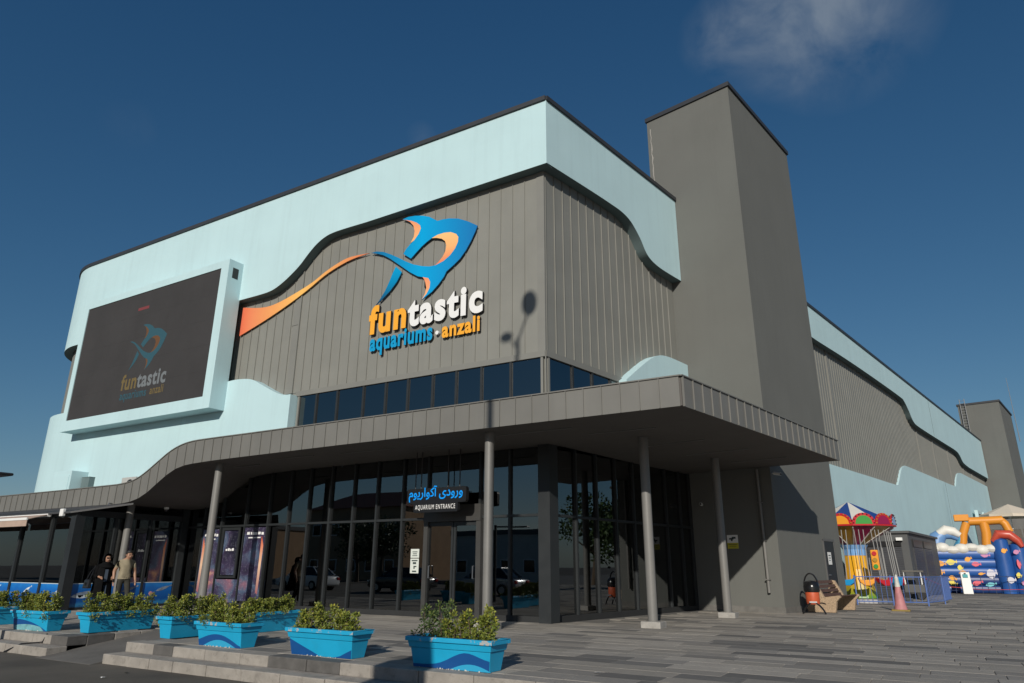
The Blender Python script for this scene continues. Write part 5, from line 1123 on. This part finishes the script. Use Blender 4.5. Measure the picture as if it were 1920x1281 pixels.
sl_ = thing('street_lamp', 'flat black street lamp reaching in from the left edge', 'street lamp', (pA(22, 888, -9.0).x-1.9, -9.3, -.3)); q = pA(22, 888, -9.0); q.z += .3; SLX = 18.9; q.x += -SLX-(pA(22, 888, -9.0).x-1.9)-.18; M_SLB = mat('lamp_black', (.02, .02, .022), .5)
MB().tube([(0, 0, 0), (0, 0, q.z+.12)], .06, 10).build('pole', M_SLB, sl_); MB().tube([(0, 0, q.z+.05), (q.x+18.9-.7, .3, q.z+.02)], .03, 8).build('arm', M_SLB, sl_)
b = MB(); b.box(q.x+18.9-.85, q.x+18.9, .18, .42, q.z-.02, q.z+.03); b.build('lamp_head', M_SLB, sl_, bevel=.02)
M_CW = mat('car_white', (.72, .73, .74), .2, coat=.6); M_CD = mat('car_dark', (.03, .032, .036), .2, coat=.6); M_CS = mat('car_silver', (.35, .36, .37), .25, metal=.5, coat=.5); M_TYRE = mat('tyre', (.015, .015, .015), .8); M_CGL = mat('car_glass', (.01, .012, .014), .05); M_LITE = mat('head_light', (.6, .62, .63), .1); M_TAIL = mat('tail_light', (.4, .02, .02), .2)
def car(loc, rz, m, label):
    t = thing('parked_car', label, 'car', loc, rz, 'cars parked along the street')
    side = [(-2.15, .32), (-2.18, .62), (-2.08, .86), (-1.2, .93), (.75, .93), (1.75, .80), (2.12, .62), (2.16, .35), (1.9, .24), (-1.9, .24)]
    b = MB(); b.prism(side, lambda p, d: Vector((p[0], d*(1-.06*max(0, (abs(p[0])-1.5))), p[1])), -.86, .86); b.build('body', m, t, bevel=.07, smooth=True, seg=3)
    b = MB(); b.add([(-1.75, -.74, .92), (1.05, -.76, .92), (.25, -.60, 1.44), (-1.15, -.60, 1.44), (-1.75, .74, .92), (1.05, .76, .92), (.25, .60, 1.44), (-1.15, .60, 1.44)], [(0, 1, 2, 3), (7, 6, 5, 4), (3, 2, 6, 7), (1, 5, 6, 2), (0, 3, 7, 4)]); b.build('cabin_glass', M_CGL, t, bevel=.04, smooth=True)
    b = MB(); b.box(-1.18, .28, -.60, .60, 1.425, 1.465); b.build('roof', m, t, bevel=.018)
    for s_ in (-1, 1):
        for x0_, x1_ in ((-1.78, -1.15), (1.08, .25), (-.45, -.42)): MB().tube([(x0_, s_*(.75 if x0_ != -.45 else .755), .93), (x1_, s_*.61, 1.44)], .035, 6).build('pillar', m, t)
        for x in (-1.35, 1.35):
            w_ = MB().tube([(x, s_*.70, .31), (x, s_*.88, .31)], .31, 20).build('wheel', M_TYRE, t); MB().tube([(x, s_*.881, .31), (x, s_*.887, .31)], .19, 14).build('rim', M_STEEL, w_)
        b = MB(); b.box(1.98, 2.15, s_*.70-.13, s_*.70+.13, .58, .70); b.build('headlight', M_LITE, t, bevel=.03); b = MB(); b.box(-2.2, -2.06, s_*.68-.13, s_*.68+.13, .62, .80); b.build('tail_light', M_TAIL, t, bevel=.03)
        b = MB(); b.ball((.72, s_*.90, .98), .07, .10, .07, 10); b.build('mirror', m, t, smooth=True)
    return t
car((-.05, -13.12, -.3), R(3), M_CW, 'white car whose bonnet corner shows at the bottom left edge')
car((-14.5, -19.5, -.3), R(178), M_CS, 'silver parked car mirrored in the entrance glazing')
car((-21.0, -19.8, -.3), R(182), M_CD, 'dark parked car mirrored in the entrance glazing')
car((-29.0, -19.6, -.3), R(180), M_CW, 'white parked car mirrored in the left glazing')
def house(label, loc, w_, d_, h_, wall, roof, floors, cols_, pitched):
    t = thing('house', label, 'house', loc); m = wall
    MB().box(-w_/2, w_/2, -d_, 0, 0, h_).build('wall', m, t)
    if pitched:
        b = MB(); b.add([(-w_/2-.4, .4, h_), (w_/2+.4, .4, h_), (w_/2+.4, -d_-.4, h_), (-w_/2-.4, -d_-.4, h_), (-w_/2+2, -d_/2, h_+2.2), (w_/2-2, -d_/2, h_+2.2)], [(0, 1, 5, 4), (1, 2, 5), (2, 3, 4, 5), (3, 0, 4), (3, 2, 1, 0)]); b.build('roof', roof, t)
    else: MB().box(-w_/2-.15, w_/2+.15, -d_-.15, .15, h_, h_+.5).build('roof', roof, t)
    fh = h_/floors
    for f in range(floors):
        for c in range(cols_):
            x = -w_/2+w_*(c+.5)/cols_; wn = MB().box(x-.65, x+.65, -.02, .05, f*fh+.9, f*fh+2.2).build('window', M_WHITE, t); MB().box(x-.55, x+.55, .05, .06, f*fh+1.0, f*fh+2.1).build('pane', M_CGL, wn)
M_HT = mat('house_tan', (.42, .27, .16), .9, .1, 1, .4, 60); M_HW = mat('house_white', (.60, .58, .54), .9, .08, 1); M_HR = mat('house_roof_red', (.20, .07, .045), .8, .2, 3); M_HG = mat('house_roof_grey', (.12, .12, .12), .8)
house('tan house with a hipped red roof across the street, mirrored in the glazing', (-49, -45, -.3), 14, 10, 7.8, M_HT, M_HR, 2, 5, True)
house('long white flat roofed house across the street, mirrored in the door glass', (-28.5, -47, -.3), 16, 9, 4.6, M_HW, M_HG, 1, 6, False)
house('tan flat roofed house across the street at the far end of the row', (-74, -47, -.3), 16, 10, 6.0, M_HT, M_HG, 2, 5, False)
house('white house with a hipped red roof across the street behind the camera', (-6, -49, -.3), 13, 9, 6.2, M_HW, M_HR, 2, 4, True)
TG = [(.035, .065, .018), (.045, .08, .022), (.028, .055, .016), (.06, .095, .03)]
def tree(label, loc, hgt, rad, seed):
    rr = random.Random(seed); t = thing('street_tree', label, 'tree', loc, 0, 'trees around the plaza'); tb_ = MB(); top = hgt*.42
    tb_.tube([(0, 0, 0), (rr.uniform(-.1, .1), rr.uniform(-.1, .1), top*.6), (rr.uniform(-.2, .2), rr.uniform(-.2, .2), top)], [.22, .16, .12], 8); spots = []
    for k in range(13):
        a = rr.uniform(0, 6.28); r_ = rad*rr.uniform(.25, .8); z = hgt*rr.uniform(.42, .9); p = Vector((r_*math.cos(a), r_*math.sin(a), z))
        tb_.tube([(0, 0, top*.85), p*.55+Vector((0, 0, top*.35)), p], [.08, .05, .02], 5); s_ = rad*rr.uniform(.3, .5); spots.append((p, (s_, s_, s_*.75), 150))
    tb_.build('trunk', M_STEM, t); leaf_cloud('crown', spots, t, .26, rr, TG)
for k, (x, y_, h_, r_, lb) in enumerate(((-38.5, -38, 6.6, 2.6, 'broad street tree between the hipped tan house and the white house opposite'), (-42.5, -39, 5.6, 2.3, 'smaller street tree before the right end of the hipped tan house'), (-61, -39, 7.0, 2.8, 'street tree between the two tan houses opposite'), (-19, -40, 6.0, 2.4, 'street tree at the right end of the white house opposite'), (17.5, 22, 5.5, 2.2, 'tree right of the plaza mirrored in the middle of the side glazing'), (24, 26, 7.0, 2.8, 'larger tree right of the plaza mirrored in the side glazing'), (20, 14, 5.0, 2.0, 'small tree at the right of the plaza mirrored next to the corner pillar'), (-62, 8, 7.0, 3.2, 'tree top showing over the canopy at the left edge'))):
    tree(lb, (x, y_, -.3), h_, r_, 50+k)

# ------------------------------------------------------------------ litter
rr = random.Random(21)
for k, (px, py, lb) in enumerate(((193, 1271, 'white paper scrap on the road at bottom left'), (236, 1262, 'tiny dark scrap on the road below the lower kerb'), (1120, 1262, 'pale paper scrap on the plaza paving near the bottom edge'))):
    q = pZ(px, py, -.295 if k < 2 else .004); b = MB(); n = 7
    b.v = [Vector((.05*math.cos(6.28*i/n)*rr.uniform(.6, 1.2), .035*math.sin(6.28*i/n)*rr.uniform(.6, 1.2), rr.uniform(0, .015))) for i in range(n)]+[Vector((0, 0, .012))]; b.f = [(i, (i+1) % n, n) for i in range(n)]; b.m = [0]*n
    tag(b.build('paper_scrap', (M_WHITE, M_TROU, M_CONC)[k], None, q, fix=False), lb, 'litter', 'litter on the ground')
